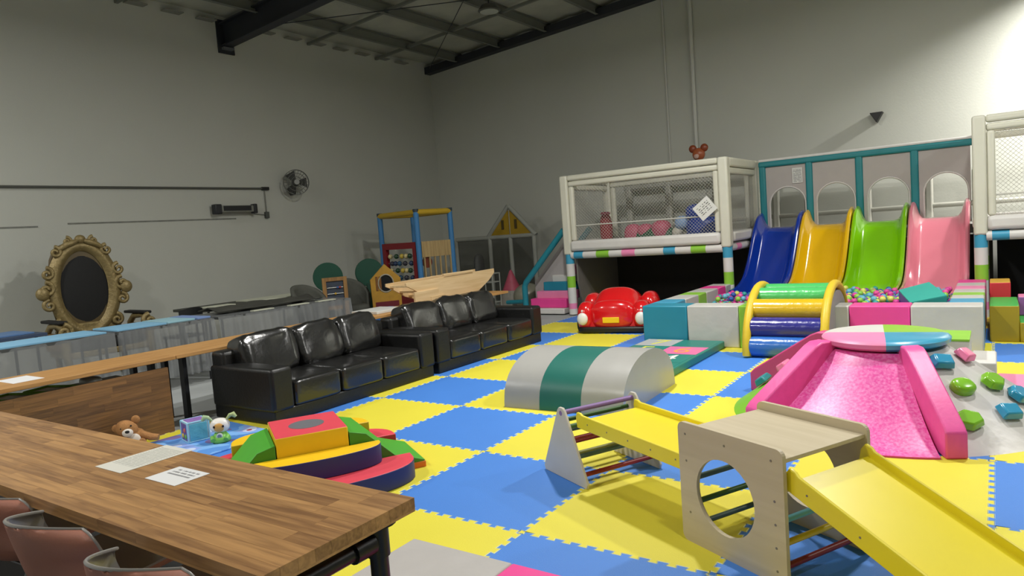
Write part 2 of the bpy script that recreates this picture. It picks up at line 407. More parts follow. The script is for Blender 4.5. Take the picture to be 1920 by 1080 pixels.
def pipe_leg(x, y):
    l = MB(); l.cyl((x, y, -.02), (x, y, .66), .03, 16)
    l.cyl((x, y, .655), (x, y, .675), .065, 18); l.cyl((x, y, .55), (x, y, .655), .037, 16); l.cyl((x, y, .42), (x, y, .45), .037, 16)
    l.cyl((x, y, -.02), (x, y, .0), .06, 18)
    return l.obj('leg', PIPE, desk, smooth=40)
for x in (-.09, -2.2, -4.1):
    for y in (-.09, -.49): pipe_leg(x, y)
    MB().cyl((x, -.49, .6), (x, -.09, .6), .026, 14).cyl((x, -.2, .6), (x, -.12, .6), .036, 14).cyl((x, -.46, .6), (x, -.38, .6), .036, 14).obj('cross_pipe', PIPE, desk, smooth=40)
MB().cyl((-4.1, -.3, .2), (-.09, -.3, .2), .022, 12).obj('foot_pipe', PIPE, desk, smooth=40)
so = T('power_outlet', 'small white power outlet fixed beneath the wooden desk', 'outlet', (.93, -1.72, .63))
MB().box(-.03, .03, -.025, .025, -.035, .045).obj('housing', M('#d8d8d4', .4, name='white plastic'), so, bevel=.006); MB().box(.03, .034, -.012, .012, -.01, .02).obj('socket', BLK, so)
# papers
def sheet(name, label, corners_c, sx, sy, rz, z, mat):
    o = MB().box(-.5, .5, -.5, .5, 0, 1).obj(name, mat); o.location = (corners_c[0], corners_c[1], z); o.scale = (sx, sy, .0012); o.rotation_euler.z = rz
    return tag(o, label, 'paper')
PA = printed('typed sheet', '#d2d0c6', '#a7a79f', 26, .45, 30, -.42, .42, -.3, .42, .62)
PB = printed('notice sheet', '#dcdcdc', '#8a8a8c', 7, .5, 14, -.36, .36, -.02, .36, .6)
sheet('paper_sheet', 'long white sheet of small typed text on the wooden desk', (.115, -1.405), .205, .30, 0, .7205, PA)
sheet('paper_notice', 'small white notice with three bold lines on the wooden desk', (.48, -1.475), .205, .14, 0, .7205, PB)
# shell chairs tucked in at the desk
SHO = M('#a06a58', .5, .06, 8, .05, 90, name='dusty terracotta plastic'); SHI = M('#8b8782', .35, .04, 8, name='grey plastic'); CH = M('#9a9a9c', .3, .03, metal=.8, name='chair steel')
def shell_chair(label, loc, rz):
    c = T('shell_chair', label, 'chair', loc, rz, 'shell chairs along the wooden desk')
    def prof(v):   # v 0..1 seat front to back top ; local +y is the front
        P = smoothpath([(0, .23, .43), (0, .18, .455), (0, .02, .445), (0, -.12, .455), (0, -.2, .52), (0, -.235, .63), (0, -.262, .75)], 8)
        i = v*(len(P)-1); a = int(min(i, len(P)-2)); return P[a].lerp(P[a+1], i-a)
    def surf(u, v, off):
        p = prof(v); s_ = (u-.5)*2; wv = .225-.02*abs(v-.45)
        if v > .85: wv *= math.sqrt(max(0.05, 1-((v-.85)/.16)**2*.55))
        if v < .1: wv *= .82+.18*(v/.1)
        q = abs(s_)**2.4
        up_ = .085*q*(1-min(1, max(0, (v-.5)/.25))) ; fo = .15*q*min(1, max(0, (v-.5)/.3))
        drop = .045*q*max(0, (v-.8)/.2)
        return (s_*(wv+off*.9*min(1, max(0, (v-.3)/.3))), p.y+fo-off*(.0 if v < .5 else 1), p.z+up_-drop-off*(1 if v < .5 else 0))
    m = MB(); m.grid(lambda u, v: surf(u, v, .0), 18, 30, 0); m.grid(lambda u, v: surf(u, v, .008), 18, 30, 1)
    n = 18
    def edge(fa):
        k = len(m.v)
        for t in range(31): m.v.append(surf(*fa(t/30), 0)); m.v.append(surf(*fa(t/30), .008))
        for t in range(30): m.f.append([k+2*t, k+2*t+1, k+2*t+3, k+2*t+2]); m.m.append(0)
    edge(lambda t: (0, t)); edge(lambda t: (1, t)); edge(lambda t: (t, 1)); edge(lambda t: (t, 0))
    m.obj('shell', [SHI, SHO], c, smooth=60)
    MB().tube([surf(0, .6+.4*t/12, .004) for t in range(13)]+[surf(t/20, 1, .004) for t in range(21)]+[surf(1, 1-.4*t/12, .004) for t in range(13)], .0055, 6).obj('rim', M('#8f8c88', .3, name='rim plastic'), c, smooth=60)
    for sx in (-1, 1):
        for sy in (-1, 1):
            MB().tube([(sx*.1, sy*.08, .44), (sx*.17, sy*.15, .36), (sx*.22, sy*.21, -.02)], .011, 8).obj('leg', CH, c, smooth=50)
    MB().box(-.12, .12, -.1, .1, .43, .437).obj('seat_plate', CH, c)
    return c
shell_chair('terracotta shell chair nearest the right end of the wooden desk', (1.05, -1.78, 0), R(3))
shell_chair('terracotta shell chair second from the right end of the desk', (.48, -1.76, 0), R(-2))
shell_chair('terracotta shell chair cut off at the left frame edge', (-.08, -1.75, 0), R(4))
# ---------------------------------------------------------------- wooden divider panel
pan = T('wooden_divider', 'low laminated wooden divider panel below the long bar top', 'panel', (-3.09, -1.0, -.02))
MB().box(-.02, -.001, -1.2, 1.47, 0, .585).obj('backing_board', M('#3a2a1c', .6, name='dark board'), pan)
staved_yz(pan, 0, -1.2, 1.47, 0, .585, 9, .02, STVy)
# ---------------------------------------------------------------- long bar behind the sofas
BAR = wood('oak bar top', '#a5763f', '#c99a5f', .5, 'Y', .15, .7)
def bar_table(label, y0, y1, legs):
    t = T('bar_table', label, 'table', (-3.42, y0, 0), 0, 'bar tables in a row behind the sofas')
    MB().box(-.31, .31, 0, y1-y0-.004, .615, .65).obj('tabletop', BAR, t, bevel=.004)
    for y in legs:
        for x in (-.22, .1):
            MB().box(x-.035, x+.035, y-.02, y+.02, -.02, .615).obj('leg', STEEL, t)
        MB().box(-.22, .1, y-.02, y+.02, .575, .615).obj('leg_brace', STEEL, t)
    return t
bar_table('wooden bar table nearest the camera with a white sheet on it', -2.4, .58, (.4, 2.85))
bar_table('wooden bar table right behind the nearer black sofa', .58, 2.9, (.17, 2.0))
bar_table('wooden bar table behind the farther sofa under the wooden rocker', 2.9, 5.9, (.3, 2.7))
sheet('paper_sheet', 'blank white sheet lying on the nearest wooden bar table', (-3.45, -.54), .34, .22, 0, .6505, M('#e4e4e6', .6, .01, name='plain paper'))
# small stored things between the bar and the divider
for k, (y, lab) in enumerate(((-.62, 'green edged tray under the bar nearest the left frame edge'), (-.33, 'green edged tray under the bar beside white packet'))):
    t = T('tray', lab, 'tray', (-3.42, y, .5), R(20), 'green edged trays under the bar')
    MB().box(-.17, .17, -.11, .11, 0, .02).obj('base', M('#c7ccc6', .5, name='tray grey'), t); MB().tube([(-.17, -.11, .025), (.17, -.11, .025), (.17, .11, .025), (-.17, .11, .025)], .012, 6, closed=True).obj('rim', M('#8fd44a', .5, name='tray green'), t)
sh = T('under_shelf', 'dark storage shelf hidden beneath the nearest bar table', 'shelf', (-3.42, -1.9, -.02))
MB().box(-.25, .28, 0, 2.2, .49, .515).obj('board', M('#2a2622', .6, name='dark shelf'), sh)
for y in (.02, 2.16): MB().box(-.25, .28, y, y+.02, 0, .49).obj('side', M('#2a2622', .6, name='dark shelf'), sh)
pk = MB().sell((0, 0, .04), (.1, .07, .04), .5, .6).obj('packet', M('#d7dadb', .35, .05, name='white packet'), smooth=60, loc=(-3.35, -.06, .495)); tag(pk, 'white plastic packet on dark shelf below the bar', 'packet')
# ---------------------------------------------------------------- black sofas
LEA = M('#1d1d1d', .24, .08, 9, .08, 30, name='black leather', spec=.8); LEAF = M('#141414', .42, .08, 6, .12, 40, name='black leather flat', spec=.5)
def wrinkle(o, s=.03, sc_=.22):
    tx = bpy.data.textures.new('wrinkle', 'CLOUDS'); tx.noise_scale = sc_; tx.noise_depth = 3
    d = o.modifiers.new('wr', 'DISPLACE'); d.texture = tx; d.strength = s; d.mid_level = .5; d.texture_coords = 'GLOBAL'
def sofa(label, y0, length):
    s_ = T('leather_sofa', label, 'sofa', (-2.15, y0, 0), 0, 'black three seater sofas')
    MB().box(-.92, -.02, .02, length-.02, .0, .13).obj('base', LEAF, s_, bevel=.012)
    for nm, a, b in (('armrest', 0, .235), ('armrest', length-.235, length)):
        MB().box(-.92, .0, a, b, .115, .505).obj(nm, LEAF, s_, bevel=.035, seg=3)
    MB().box(-.93, -.74, .03, length-.03, .10, .63).obj('back_frame', LEAF, s_, bevel=.04, seg=3)
    wd = (length-.47)/3
    for k in range(3):
        c = .235+wd*(k+.5)
        o = MB().sell((-.395, c, .24), (.40, wd/2*1.0, .125), .22, .16, 56, 24).obj('seat_cushion', LEA, s_, smooth=70); wrinkle(o, .02, .25)
        m = Matrix.Rotation(R(-17), 3, 'Y')
        o = MB().sell((-.73, c+(.01 if k else -.03), .53), (.15, wd/2*(1.05 if k else 1.13), .225), .42, .36, 56, 28, mat=m).obj('back_cushion', LEA, s_, smooth=70); wrinkle(o, .058, .15)
    for x in (-.85, -.1):
        for y in (.1, length-.1): MB().cyl((x, y, -.0), (x, y, .03), .025, 10).obj('foot', BLK, s_)
    return s_
sofa('black leather three seater sofa nearer the camera', .86, 2.16)
sofa('black leather three seater sofa farther away beside the red car', 3.07, 2.22)
# ---------------------------------------------------------------- plastic-draped tables by the left wall
FILM = bpy.data.materials.new('plastic film'); FILM.use_nodes = True
_b = FILM.node_tree.nodes['Principled BSDF']; _b.inputs['Base Color'].default_value = lin('#8f9294'); _b.inputs['Roughness'].default_value = .22; _b.inputs['Alpha'].default_value = .62
GTOP = M('#4a4c4c', .6, .1, 4, name='dark table top'); LBL = M('#86bde0', .5, .05, 4, name='light blue board'); PBL = M('#7f9ad0', .5, .05, 4, name='periwinkle board'); CRM = M('#c9cbb8', .6, .05, 4, name='cream board')
def film_skirt(name, parent, y0, y1, x, zt, zb, folds, amp, seed, flare=.06):
    rnd = random.Random(seed); ph = [rnd.uniform(0, 6.28) for _ in range(6)]; fr = [folds*rnd.uniform(.6, 1.6) for _ in range(6)]
    def fn(u, v):
        y = y0+(y1-y0)*u; a = amp*(.25+.9*v)
        w_ = sum(math.sin(2*PI*fr[k]*u+ph[k]+v*2.2*math.sin(ph[k]*3)) for k in range(6))/3
        return (x+flare*v+a*w_, y+.02*math.sin(9*u+ph[0])*v, zt+(zb-zt)*v-.01*abs(w_))
    return MB().grid(fn, 90, 14).obj(name, FILM, parent, smooth=80)
def draped_table(label, loc, rz, length, depth, seed, folds):
    t = T('draped_table', label, 'table', loc, rz, 'trestle tables under clear plastic film')
    MB().box(-depth, 0, 0, length, .715, .745).obj('tabletop', GTOP, t)
    for x in (-depth+.06, -.06):
        for y in (.08, length-.08): MB().cyl((x, y, -.02), (x, y, .715), .016, 8).obj('leg', STEEL, t)
    MB().box(-depth-.005, .004, -.004, length+.004, .7455, .748).obj('film_top', FILM, t)
    film_skirt('film_skirt', t, -.0, length, .006, .7475, .12, folds, .034, seed)
    return t
draped_table('trestle table under plastic film with blue boards, nearest the frame edge', (-5.15, -1.3, 0), R(-2), 2.3, .75, 1, 4)
draped_table('trestle table under plastic film with blue boards, beside the throne', (-5.09, 1.04, 0), R(-2), 1.16, .75, 5, 9)
draped_table('trestle table with ruffled clear plastic skirt near the grey chairs', (-5.02, 2.24, 0), R(-5), 2.05, .8, 9, 13)
def board(label, x0, x1, y0, y1, z, mat, rz=0, group='boards lying on the trestle tables', t=.02):
    o = MB().box(x0-x1, 0, 0, y1-y0, 0, t).obj('flat_board', mat, bevel=.003); o.location = (x1, y0, z); o.rotation_euler.z = rz
    return tag(o, label, 'board', group)
board('long light blue board on the draped table nearest the frame edge', -5.75, -5.17, -1.2, .93, .749, LBL, R(-2))
board('light blue board on the draped table just right of the throne', -5.75, -5.12, 1.06, 1.62, .749, LBL, R(-2))
board('pale blue board second along the table right of the throne', -5.78, -5.14, 1.66, 2.0, .749, M('#9cc9d8', .5, .05, 4, name='pale blue board'), R(-2))
board('periwinkle board at the far end of the blue board row', -5.8, -5.12, 2.03, 2.2, .749, PBL, R(-2))
# back row of tables against the wall
def dark_table(label, x0, x1, y0, y1, top):
    t = T('folding_table', label, 'table', ((x0+x1)/2, y0, 0), 0, 'dark folding tables along the left wall')
    hx = (x1-x0)/2; l = y1-y0
    MB().box(-hx, hx, 0, l, .70, .74).obj('tabletop', top, t, bevel=.004)
    for x in (-hx+.07, hx-.07):
        for y in (.1, l-.1): MB().cyl((x, y, -.02), (x, y, .7), .018, 8).obj('leg', STEEL, t)
    return t
dark_table('dark folding table along the wall left of the throne', -7.3, -6.5, -1.2, .9, M('#3a4a66', .5, .1, 4, name='navy table top'))
dark_table('dark folding table along the wall right of the throne', -7.3, -6.45, 2.95, 5.0, M('#45463f', .7, .1, 4, name='olive table top'))
board('blue board lying on the dark table left of the throne', -7.2, -6.6, -.6, .8, .741, M('#5b7fb0', .5, .06, 4, name='dull blue board'), 0, 'boards on the wall tables')
board('cream board on the dark table far from the throne', -7.1, -6.55, 3.9, 4.95, .741, CRM, R(0), 'boards on the wall tables')
board('narrow cream board on the dark table nearer the throne', -6.8, -6.55, 3.05, 3.5, .741, CRM, R(-6), 'boards on the wall tables')
# folded dark cloth heap and strips on the far draped table
cl = MB().grid(lambda u, v: (-.55*v, 1.6*u, .02+.05*abs(math.sin(5*u+3*v))*(1-abs(2*v-1))+.03*math.sin(11*u)*math.sin(7*v)), 30, 10).obj('dark_cloth', M('#3a3a34', .8, .2, 6, name='dark cloth'), smooth=70)
cl.location = (-5.25, 2.4, .76); cl.rotation_euler.z = R(-5); tag(cl, 'crumpled dark cloth spread on the ruffled plastic table', 'cloth'); mm = cl.modifiers.new('s', 'SOLIDIFY'); mm.thickness = .012; mm.offset = 1
for k, (y, x, wh) in enumerate(((2.75, -5.0, 'nearest the blue boards'), (3.3, -4.95, 'in the middle'), (3.75, -4.91, 'nearest the grey chairs'))):
    o = MB().box(-.09, .0, 0, .3, 0, .012).obj('paper_strip', CRM); o.location = (x, y, .7495); o.rotation_euler.z = R(-5)
    tag(o, 'cream paper strip on the ruffled plastic table edge, '+wh, 'paper', 'cream strips on the table edge')
# black stool back peeking over the blue boards
st = T('black_chair', 'black chair back peeking above the blue boards near the wall', 'chair', (-6.1, 2.55, -.02), R(-80))
MB().grid(lambda u, v: (-.2+.4*u, .05*math.sin(u*PI)-.03, .62+.23*v-.03*(2*u-1)**2), 10, 6).obj('backrest', BLK, st, smooth=60); bev(MB().box(-.2, .2, -.4, .0, .44, .47).obj('seat', BLK, st), .01)
for x in (-.17, .17):
    for y in (-.37, -.02): MB().cyl((x, y, 0), (x, y, .44 if y < -.1 else .75), .012, 8).obj('leg', STEEL, st)
# ---------------------------------------------------------------- throne
GOLD = M('#8f7d52', .45, .25, 14, .4, 30, metal=.3, name='aged gold'); UPH = M('#151515', .75, .08, 30, .1, 90, name='black velvet')
th = T('gilded_throne', 'ornate gilded throne with black oval back against the left wall', 'throne', (-7.45, 1.80, -.02), R(-4))
cz, ry, rz_ = 1.21, .31, .54    # oval in the local yz plane
def ov(t, k=1., dx=0): return (dx, math.cos(t)*ry*k, cz+math.sin(t)*rz_*k)
MB().grid(lambda u, v: (.05-.035*(v*v)+.0, math.cos(2*PI*u)*ry*v, cz+math.sin(2*PI*u)*rz_*v), 40, 8).obj('back_upholstery', UPH, th, smooth=70)
MB().grid(lambda u, v: (.03+.05*math.sin(PI*v), math.cos(2*PI*u)*(ry*.97+.17*v), cz+math.sin(2*PI*u)*(rz_*.97+.15*v)), 64, 8).obj('oval_frame', GOLD, th, smooth=70)
MB().sell((-.02, 0, cz), (.05, ry*1.35, rz_*1.22), .6, 1., 40, 12).obj('back_panel', M('#5d4d2c', .5, .1, name='dull gold'), th, smooth=70)
def spiral(c, r0, turns, sgn, a0, thick, n=26):
    P = []; Rr = []
    for i in range(n):
        t = i/(n-1); a = a0+sgn*turns*2*PI*t; r = r0*(1-.85*t)
        P.append((.05+.03*t, c[0]+r*math.cos(a), c[1]+r*math.sin(a))); Rr.append(thick*(1-.35*t))
    return P, Rr
for s_ in (-1, 1):
    for (t, r0, th_) in ((R(20), .085, .03), (R(48), .075, .028), (R(70), .06, .024), (R(-15), .08, .03), (R(-42), .085, .03), (R(3), .10, .034)):
        p = ov(t, 1.0); y = (p[1]+math.copysign(.17, p[1])*abs(math.cos(t)))*s_; z = p[2]+.17*math.sin(t)
        P, Q = spiral((y, z), r0, 1.3, s_*(1 if t > 0 else -1), R(90), th_)
        MB().tube(P, Q, 8).obj('scroll', GOLD, th, smooth=70)
    MB().sell((.06, s_*.53, cz-.02), (.05, .085, .09), 1, 1, 18, 12).obj('rosette', GOLD, th, smooth=70)
    # crest leaves
    MB().tube([(.05, s_*.28, cz+.56), (.07, s_*.18, cz+.62), (.08, s_*.09, cz+.65), (.07, s_*.02, cz+.68)], [.03, .045, .04, .02], 8).obj('crest_leaf', GOLD, th, smooth=70)
    # arm: front post, scroll, padded rest, side panel
    ys = s_*.53
    MB().box(.02, .62, ys-.03, ys+.03, .42, .66).obj('side_panel', M('#6e5228', .5, .15, 8, name='brown gilt panel'), th, bevel=.01)
    MB().box(.0, .66, ys-.055, ys+.055, .80, .84).obj('arm_pad', UPH, th, bevel=.015)
    MB().tube([(.05, ys, .66), (.2, ys, .76), (.45, ys, .78), (.66, ys, .74)], .04, 8).obj('arm_rail', GOLD, th, smooth=60)
    P, Q = spiral((ys, .70), .095, 1.4, s_, R(90), .035)
    MB().tube([(x+.62, y, z) for x, y, z in P], Q, 8).obj('arm_scroll', GOLD, th, smooth=70)
    MB().tube([(.66, ys, .0), (.7, ys, .2), (.64, ys, .42), (.68, ys, .62)], [.035, .04, .055, .045], 10).obj('front_leg', GOLD, th, smooth=70)
    MB().tube([(-.0, ys*.8, .0), (.02, ys*.8, .45), (.0, ys*.6, .8)], [.035, .04, .05], 10).obj('rear_leg', GOLD, th, smooth=70)
MB().sell((.06, 0, cz+.69), (.05, .07, .06), 1, 1, 16, 10).obj('crest_finial', GOLD, th, smooth=70)
MB().prism([(-.4, .46), (.4, .46), (.42, .66), (.34, .8), (.2, .74), (-.2, .74), (-.34, .8), (-.42, .66)], -.03, .045, 'x').obj('back_base', GOLD, th, bevel=.02)
MB().sell((.34, 0, .48), (.36, .5, .08), .4, .4).obj('seat', UPH, th, smooth=60); MB().box(0, .68, -.52, .52, .33, .42).obj('seat_rail', GOLD, th, bevel=.02)
# ---------------------------------------------------------------- corner toys
def tub_chair(label, loc, rz, r=.29):
    t = T('tub_chair', label, 'chair', loc, rz, 'grey tub chairs by the left wall')
    FAB = M('#55564f', .9, .1, 30, .2, 120, name='grey fabric')
    def fn(u, v):
        a = R(-105+210*u); hh = .96*(1-.30*abs(2*u-1)**2.2); return (r*math.cos(a)*(1+.1*v), r*math.sin(a)*(1+.1*v), .3+(hh-.3)*v)
    o = MB().grid(fn, 26, 10).obj('backrest', FAB, t, smooth=70); s = o.modifiers.new('s', 'SOLIDIFY'); s.thickness = .06; s.offset = -1
    MB().sell((0, 0, .42), (r*.85, r*.85, .08), .5, 1).obj('seat', FAB, t, smooth=60)
    for a in (45, 135, 225, 315): MB().tube([(r*.5*math.cos(R(a)), r*.5*math.sin(R(a)), .36), (r*.8*math.cos(R(a)), r*.8*math.sin(R(a)), 0)], .014, 8).obj('leg', BLK, t)
    return t
tub_chair('grey tub chair left of the framed wooden toy', (-6.0, 4.5, -.02), R(180), .27)
tub_chair('grey tub chair between framed toy and pentagon board', (-6.2, 5.65, -.02), R(180), .26)
def green_disc(label, loc, rz):
    t = T('green_disc_toy', label, 'toy', loc, rz, 'dark green round boards')
    MB().tube([(-.03, 0, 1.0), (.03, 0, 1.0)], .26, 32).obj('disc', M('#0f4a38', .55, .08, 5, name='dark green'), t, bevel=.01); MB().box(-.04, .04, -.07, .07, 0, .8).obj('stand', M('#0c3a2c', .55, .08, 5, name='darker green'), t, bevel=.01)
    MB().box(-.16, .16, -.16, .16, 0, .03).obj('base', M('#0c3a2c', .55, .08, 5, name='darker green'), t, bevel=.01)
green_disc('dark green round board behind the framed wooden toy', (-6.7, 5.5, -.02), R(-35))
green_disc('dark green round board behind the pentagon board', (-6.62, 6.42, -.02), R(-35))
WD = wood('pine toy', '#7d5a33', '#a87f49', .55, 'Z', .1, .5)
ft = T('framed_toy', 'upright wooden framed activity board with dark blue panel', 'toy', (-5.95, 4.98, -.02), R(-32))
for a in ((-.03, .03, -.2, -.14, 0, 1.03), (-.03, .03, .14, .2, 0, 1.03), (-.03, .03, -.14, .14, .97, 1.03), (-.03, .03, -.14, .14, .5, .56)): MB().box(*a).obj('frame_bar', WD, ft)
MB().box(-.01, .005, -.14, .14, .56, .97).obj('panel', M('#3a4250', .5, .2, 18, name='printed toy panel'), ft)
for z in (.66, .76, .86): MB().cyl((.02, -.13, z), (.02, .13, z), .008, 8).obj('rod', M('#9a9a94', .4, metal=.5, name='rod'), ft)
for k, z in enumerate((.66, .66, .76, .86, .86)): MB().sell((.02, -.08+.04*k, z), (.02, .02, .02), 1, 1, 10, 8).obj('bead', M(('#3a5a9a', '#aa3a3a', '#caa23a')[k % 3], .4, name='bead'), ft, smooth=60)
pb = T('pentagon_board', 'yellow pentagon play board with round porthole', 'toy', (-5.85, 6.05, -.02), R(-32))
def board_with_hole(poly, hc, hr, x0, x1, n=28):
    m = MB(); k0 = len(m.v)
    # radial resample of the outline around the hole
    def ray(a):
        best = None; d = (math.cos(a), math.sin(a))
        for i in range(len(poly)):
            (ax, ay), (bx, by) = poly[i], poly[(i+1) % len(poly)]; ex, ey = bx-ax, by-ay; den = d[0]*ey-d[1]*ex
            if abs(den) < 1e-9: continue
            t = ((ax-hc[0])*ey-(ay-hc[1])*ex)/den; s = ((ax-hc[0])*d[1]-(ay-hc[1])*d[0])/den
            if t > 0 and -1e-6 <= s <= 1+1e-6 and (best is None or t < best): best = t
        return (hc[0]+d[0]*best, hc[1]+d[1]*best)
    angs = sorted(set([2*PI*i/n for i in range(n)]+[math.atan2(y-hc[1], x-hc[0]) % (2*PI) for x, y in poly]))
    O = [ray(a) for a in angs]; H = [(hc[0]+hr[0]*math.cos(a), hc[1]+hr[1]*math.sin(a)) for a in angs]; N_ = len(angs)
    for ring in ((O, x0), (H, x0), (O, x1), (H, x1)):
        for u, v in ring[0]: m.v.append((u, v, ring[1]))
    for i in range(N_):
        j = (i+1) % N_
        for f in ([i, j, N_+j, N_+i], [2*N_+i, 3*N_+i, 3*N_+j, 2*N_+j], [i, 2*N_+i, 2*N_+j, j], [N_+i, N_+j, 3*N_+j, 3*N_+i]): m.f.append(f); m.m.append(0)
    return m
def remap(m, f): m.v = [f(*v) for v in m.v]; return m
remap(board_with_hole([(-.25, .0), (.25, .0), (.27, .9), (0, 1.16), (-.27, .9)], (0, .82), (.125, .145), -.02, .02), lambda u, v, w_: (w_, u, v)).obj('board', M('#b98a2a', .5, .16, 9, name='mustard paint'), pb)
MB().tube([(.02, .135*math.cos(t*PI/14), .82+.155*math.sin(t*PI/14)) for t in range(28)], .014, 6, closed=True).obj('porthole_ring', M('#a9a08a', .4, name='ring'), pb, smooth=60)
MB().box(-.012, .0, -.16, .16, .64, 1.0).obj('porthole_pane', M('#15181c', .3, name='dark pane'), pb)
MB().box(.02, .026, -.21, .21, .3, .5).obj('red_strip', M('#6e1a22', .5, name='dark red'), pb); 
for y in (-.16, -.1): MB().box(.02, .028, y-.02, y+.02, .7, .95).obj('letter_block', M('#7a4e1c', .5, name='brown mark'), pb)
for x, y, nm, lab in ((-5.55, 5.75, '#2f7ad0', 'bright blue foam block beside the pentagon board'), (-5.1, 6.05, '#3a80d8', 'bright blue foam block behind the nearer sofa back')):
    o = MB().box(-.22, .22, -.26, .26, 0, .42).obj('foam_block', M(nm, .5, .06, 6, name='blue foam block'), bevel=.03); o.location = (x, y, -.02); tag(o, lab, 'foam block', 'blue foam blocks in the corner')
o = MB().box(-.1, .1, -.12, .12, 0, .36).obj('foam_block', M('#c8c23a', .5, .06, name='mustard foam'), bevel=.03); o.location = (-4.75, 5.75, -.02); tag(o, 'small mustard foam block between the two sofas', 'foam block')
# blue post tower with abacus
tw = T('play_tower', 'blue post play tower with yellow top bars and red abacus', 'play tower', (-6.6, 7.5, -.02))
BP = M('#3f7fb6', .5, .06, 6, name='blue post'); YB_ = M('#c9a52c', .5, .06, 6, name='yellow bar')
post = {'a': (-.6, -.1), 'b': (.65, -.4), 'c': (-.42, .68), 'd': (.83, .38)}
for k, (x, y) in post.items():
    MB().cyl((x, y, 0), (x, y, 2.06), .052, 16).obj('post', BP, tw, smooth=50); MB().cyl((x, y, 2.06), (x, y, 2.12), .056, 16).obj('post_cap', M('#2c3a44', .5, name='cap'), tw, smooth=50)
for a, b in (('a', 'b'), ('b', 'd'), ('c', 'd'), ('a', 'c')):
    A, B = post[a], post[b]; MB().cyl((A[0], A[1], 2.06), (B[0], B[1], 2.06), .055, 14).obj('top_bar', YB_, tw, smooth=50)
RED = M('#8a1420', .5, .06, 6, name='dark red')
A, B = Vector((-.6, -.1, 0)), Vector((.65, -.4, 0)); dv = (B-A).normalized(); an = math.atan2(dv.y, dv.x); L_ = (B-A).length
ab = MB(); 
for a in ((.06, .18, -.04, .04, .3, 1.5), (L_-.16, L_-.05, -.04, .04, .3, 1.5), (.18, L_-.16, -.04, .04, 1.38, 1.5), (.18, L_-.16, -.04, .04, .3, .55)): ab.box(*a)
ab = ab.obj('abacus_frame', RED, tw, loc=(-.6, -.1, 0), rz=an)
bc = ('#d8c890', '#2f5a7a', '#274a30', '#3a3a44', '#d2b84a', '#2c3e60')
for r_, z in enumerate((.68, .82, .96, 1.1, 1.24)):
    MB().cyl((.18, 0, z), (L_-.16, 0, z), .008, 8).obj('rod', M('#8b8c8a', .4, metal=.4, name='rod'), ab)
    for q in range(5):
        x = .3+.17*q+.05*math.sin(r_*3+q)
        MB().sell((min(x, L_-.22), 0, z), (.045, .05, .05), 1, 1, 14, 10).obj('bead', M(bc[(q*2+r_*3) % 6], .4, name='abacus bead'), ab, smooth=60)
# slatted wooden panel on the other face of the tower
A, B = Vector((.65, -.4, 0)), Vector((.83, .38, 0)); dv = B-A; an = math.atan2(dv.y, dv.x); L_ = dv.length
PN = wood('pale pine', '#a58a5c', '#c7ac7a', .55, 'Z', .1, .5)
cr = MB().box(.06, L_-.05, -.02, .02, 1.2, 1.5).obj('slat_frame', PN, tw, loc=(.65, -.4, 0), rz=an)
MB().box(.06, L_-.05, -.02, .02, .5, .62).obj('slat_rail', PN, cr)
for k in range(6): MB().box(.1+k*.125, .125+k*.125, -.015, .015, .62, 1.2).obj('slat', PN, cr)
remap(MB().tube([(.2+.0*1, .03, 1.1), (.2, .05, 1.1)], .11, 20), lambda x, y, z: (x, y, z)).obj('turning_disc', M('#7a3a2a', .5, name='brick paint'), cr)
# white playhouse with yellow gable
ph = T('playhouse', 'white framed playhouse with yellow gable in the room corner', 'playhouse', (-6.1, 9.6, -.02))
WF = M('#9a9c94', .5, .05, 6, name='white frame')
def fb(m, p, q, r=.05): return m.cyl(p, q, r, 8)
for x in (-.95, -.0, .55, 1.15):
    MB().cyl((x, 0, 0), (x, 0, 1.46), .05, 10).obj('post', WF, ph, smooth=50)
MB().cyl((-.95, 0, 1.46), (1.15, 0, 1.46), .05, 10).obj('cross_rail', WF, ph, smooth=50)
for a, b in (((-.05, 0, 1.46), (.55, 0, 2.12)), ((.55, 0, 2.12), (1.2, 0, 1.46))): MB().cyl(a, b, .05, 10).obj('gable_rail', WF, ph, smooth=50)
MB().prism([(.03, 1.5), (.53, 1.5), (.53, 2.02)], -.015, .015, 'y').obj('gable_panel', M('#a08010', .55, .1, 6, name='yellow gable'), ph)
MB().prism([(.57, 1.5), (1.1, 1.5), (.57, 2.02)], -.015, .015, 'y').obj('gable_panel', M('#a08010', .55, .1, 6, name='yellow gable'), ph)
for x in (.38, .72): MB().box(x-.03, x+.03, -.03, -.014, 1.62, 1.82).obj('gable_slot', M('#4a3c10', .6, name='slot'), ph)
for x0, x1 in ((-.9, -.05), (.05, .5), (.6, 1.1)): MB().box(x0, x1, .0, .01, .05, 1.41).obj('mesh_panel', M('#4c4d46', .8, .05, 30, alpha=.55, name='grey mesh'), ph)
# gas-lift grey chair, white rack, cone, dome lid near the playhouse
gc = T('office_chair', 'dark grey rounded chair back in front of the playhouse', 'chair', (-5.8, 8.75, -.02), R(200))
MB().sell((0, 0, .85), (.08, .24, .3), .7, .8).obj('backrest', M('#4b4c4a', .8, .1, 20, name='charcoal fabric'), gc, smooth=60); MB().sell((.25, 0, .5), (.25, .25, .06), .5, .6).obj('seat', M('#4b4c4a', .8, .1, 20, name='charcoal fabric'), gc, smooth=60)
MB().cyl((.2, 0, .06), (.2, 0, .46), .03, 10).obj('column', BLK, gc)
for k in range(5): a = k*2*PI/5; MB().tube([(.2, 0, .08), (.2+.28*math.cos(a), .28*math.sin(a), .04)], .02, 8).obj('base_arm', BLK, gc); MB().sell((.2+.28*math.cos(a), .28*math.sin(a), .025), (.025, .025, .025), 1, 1, 10, 8).obj('caster', BLK, gc)
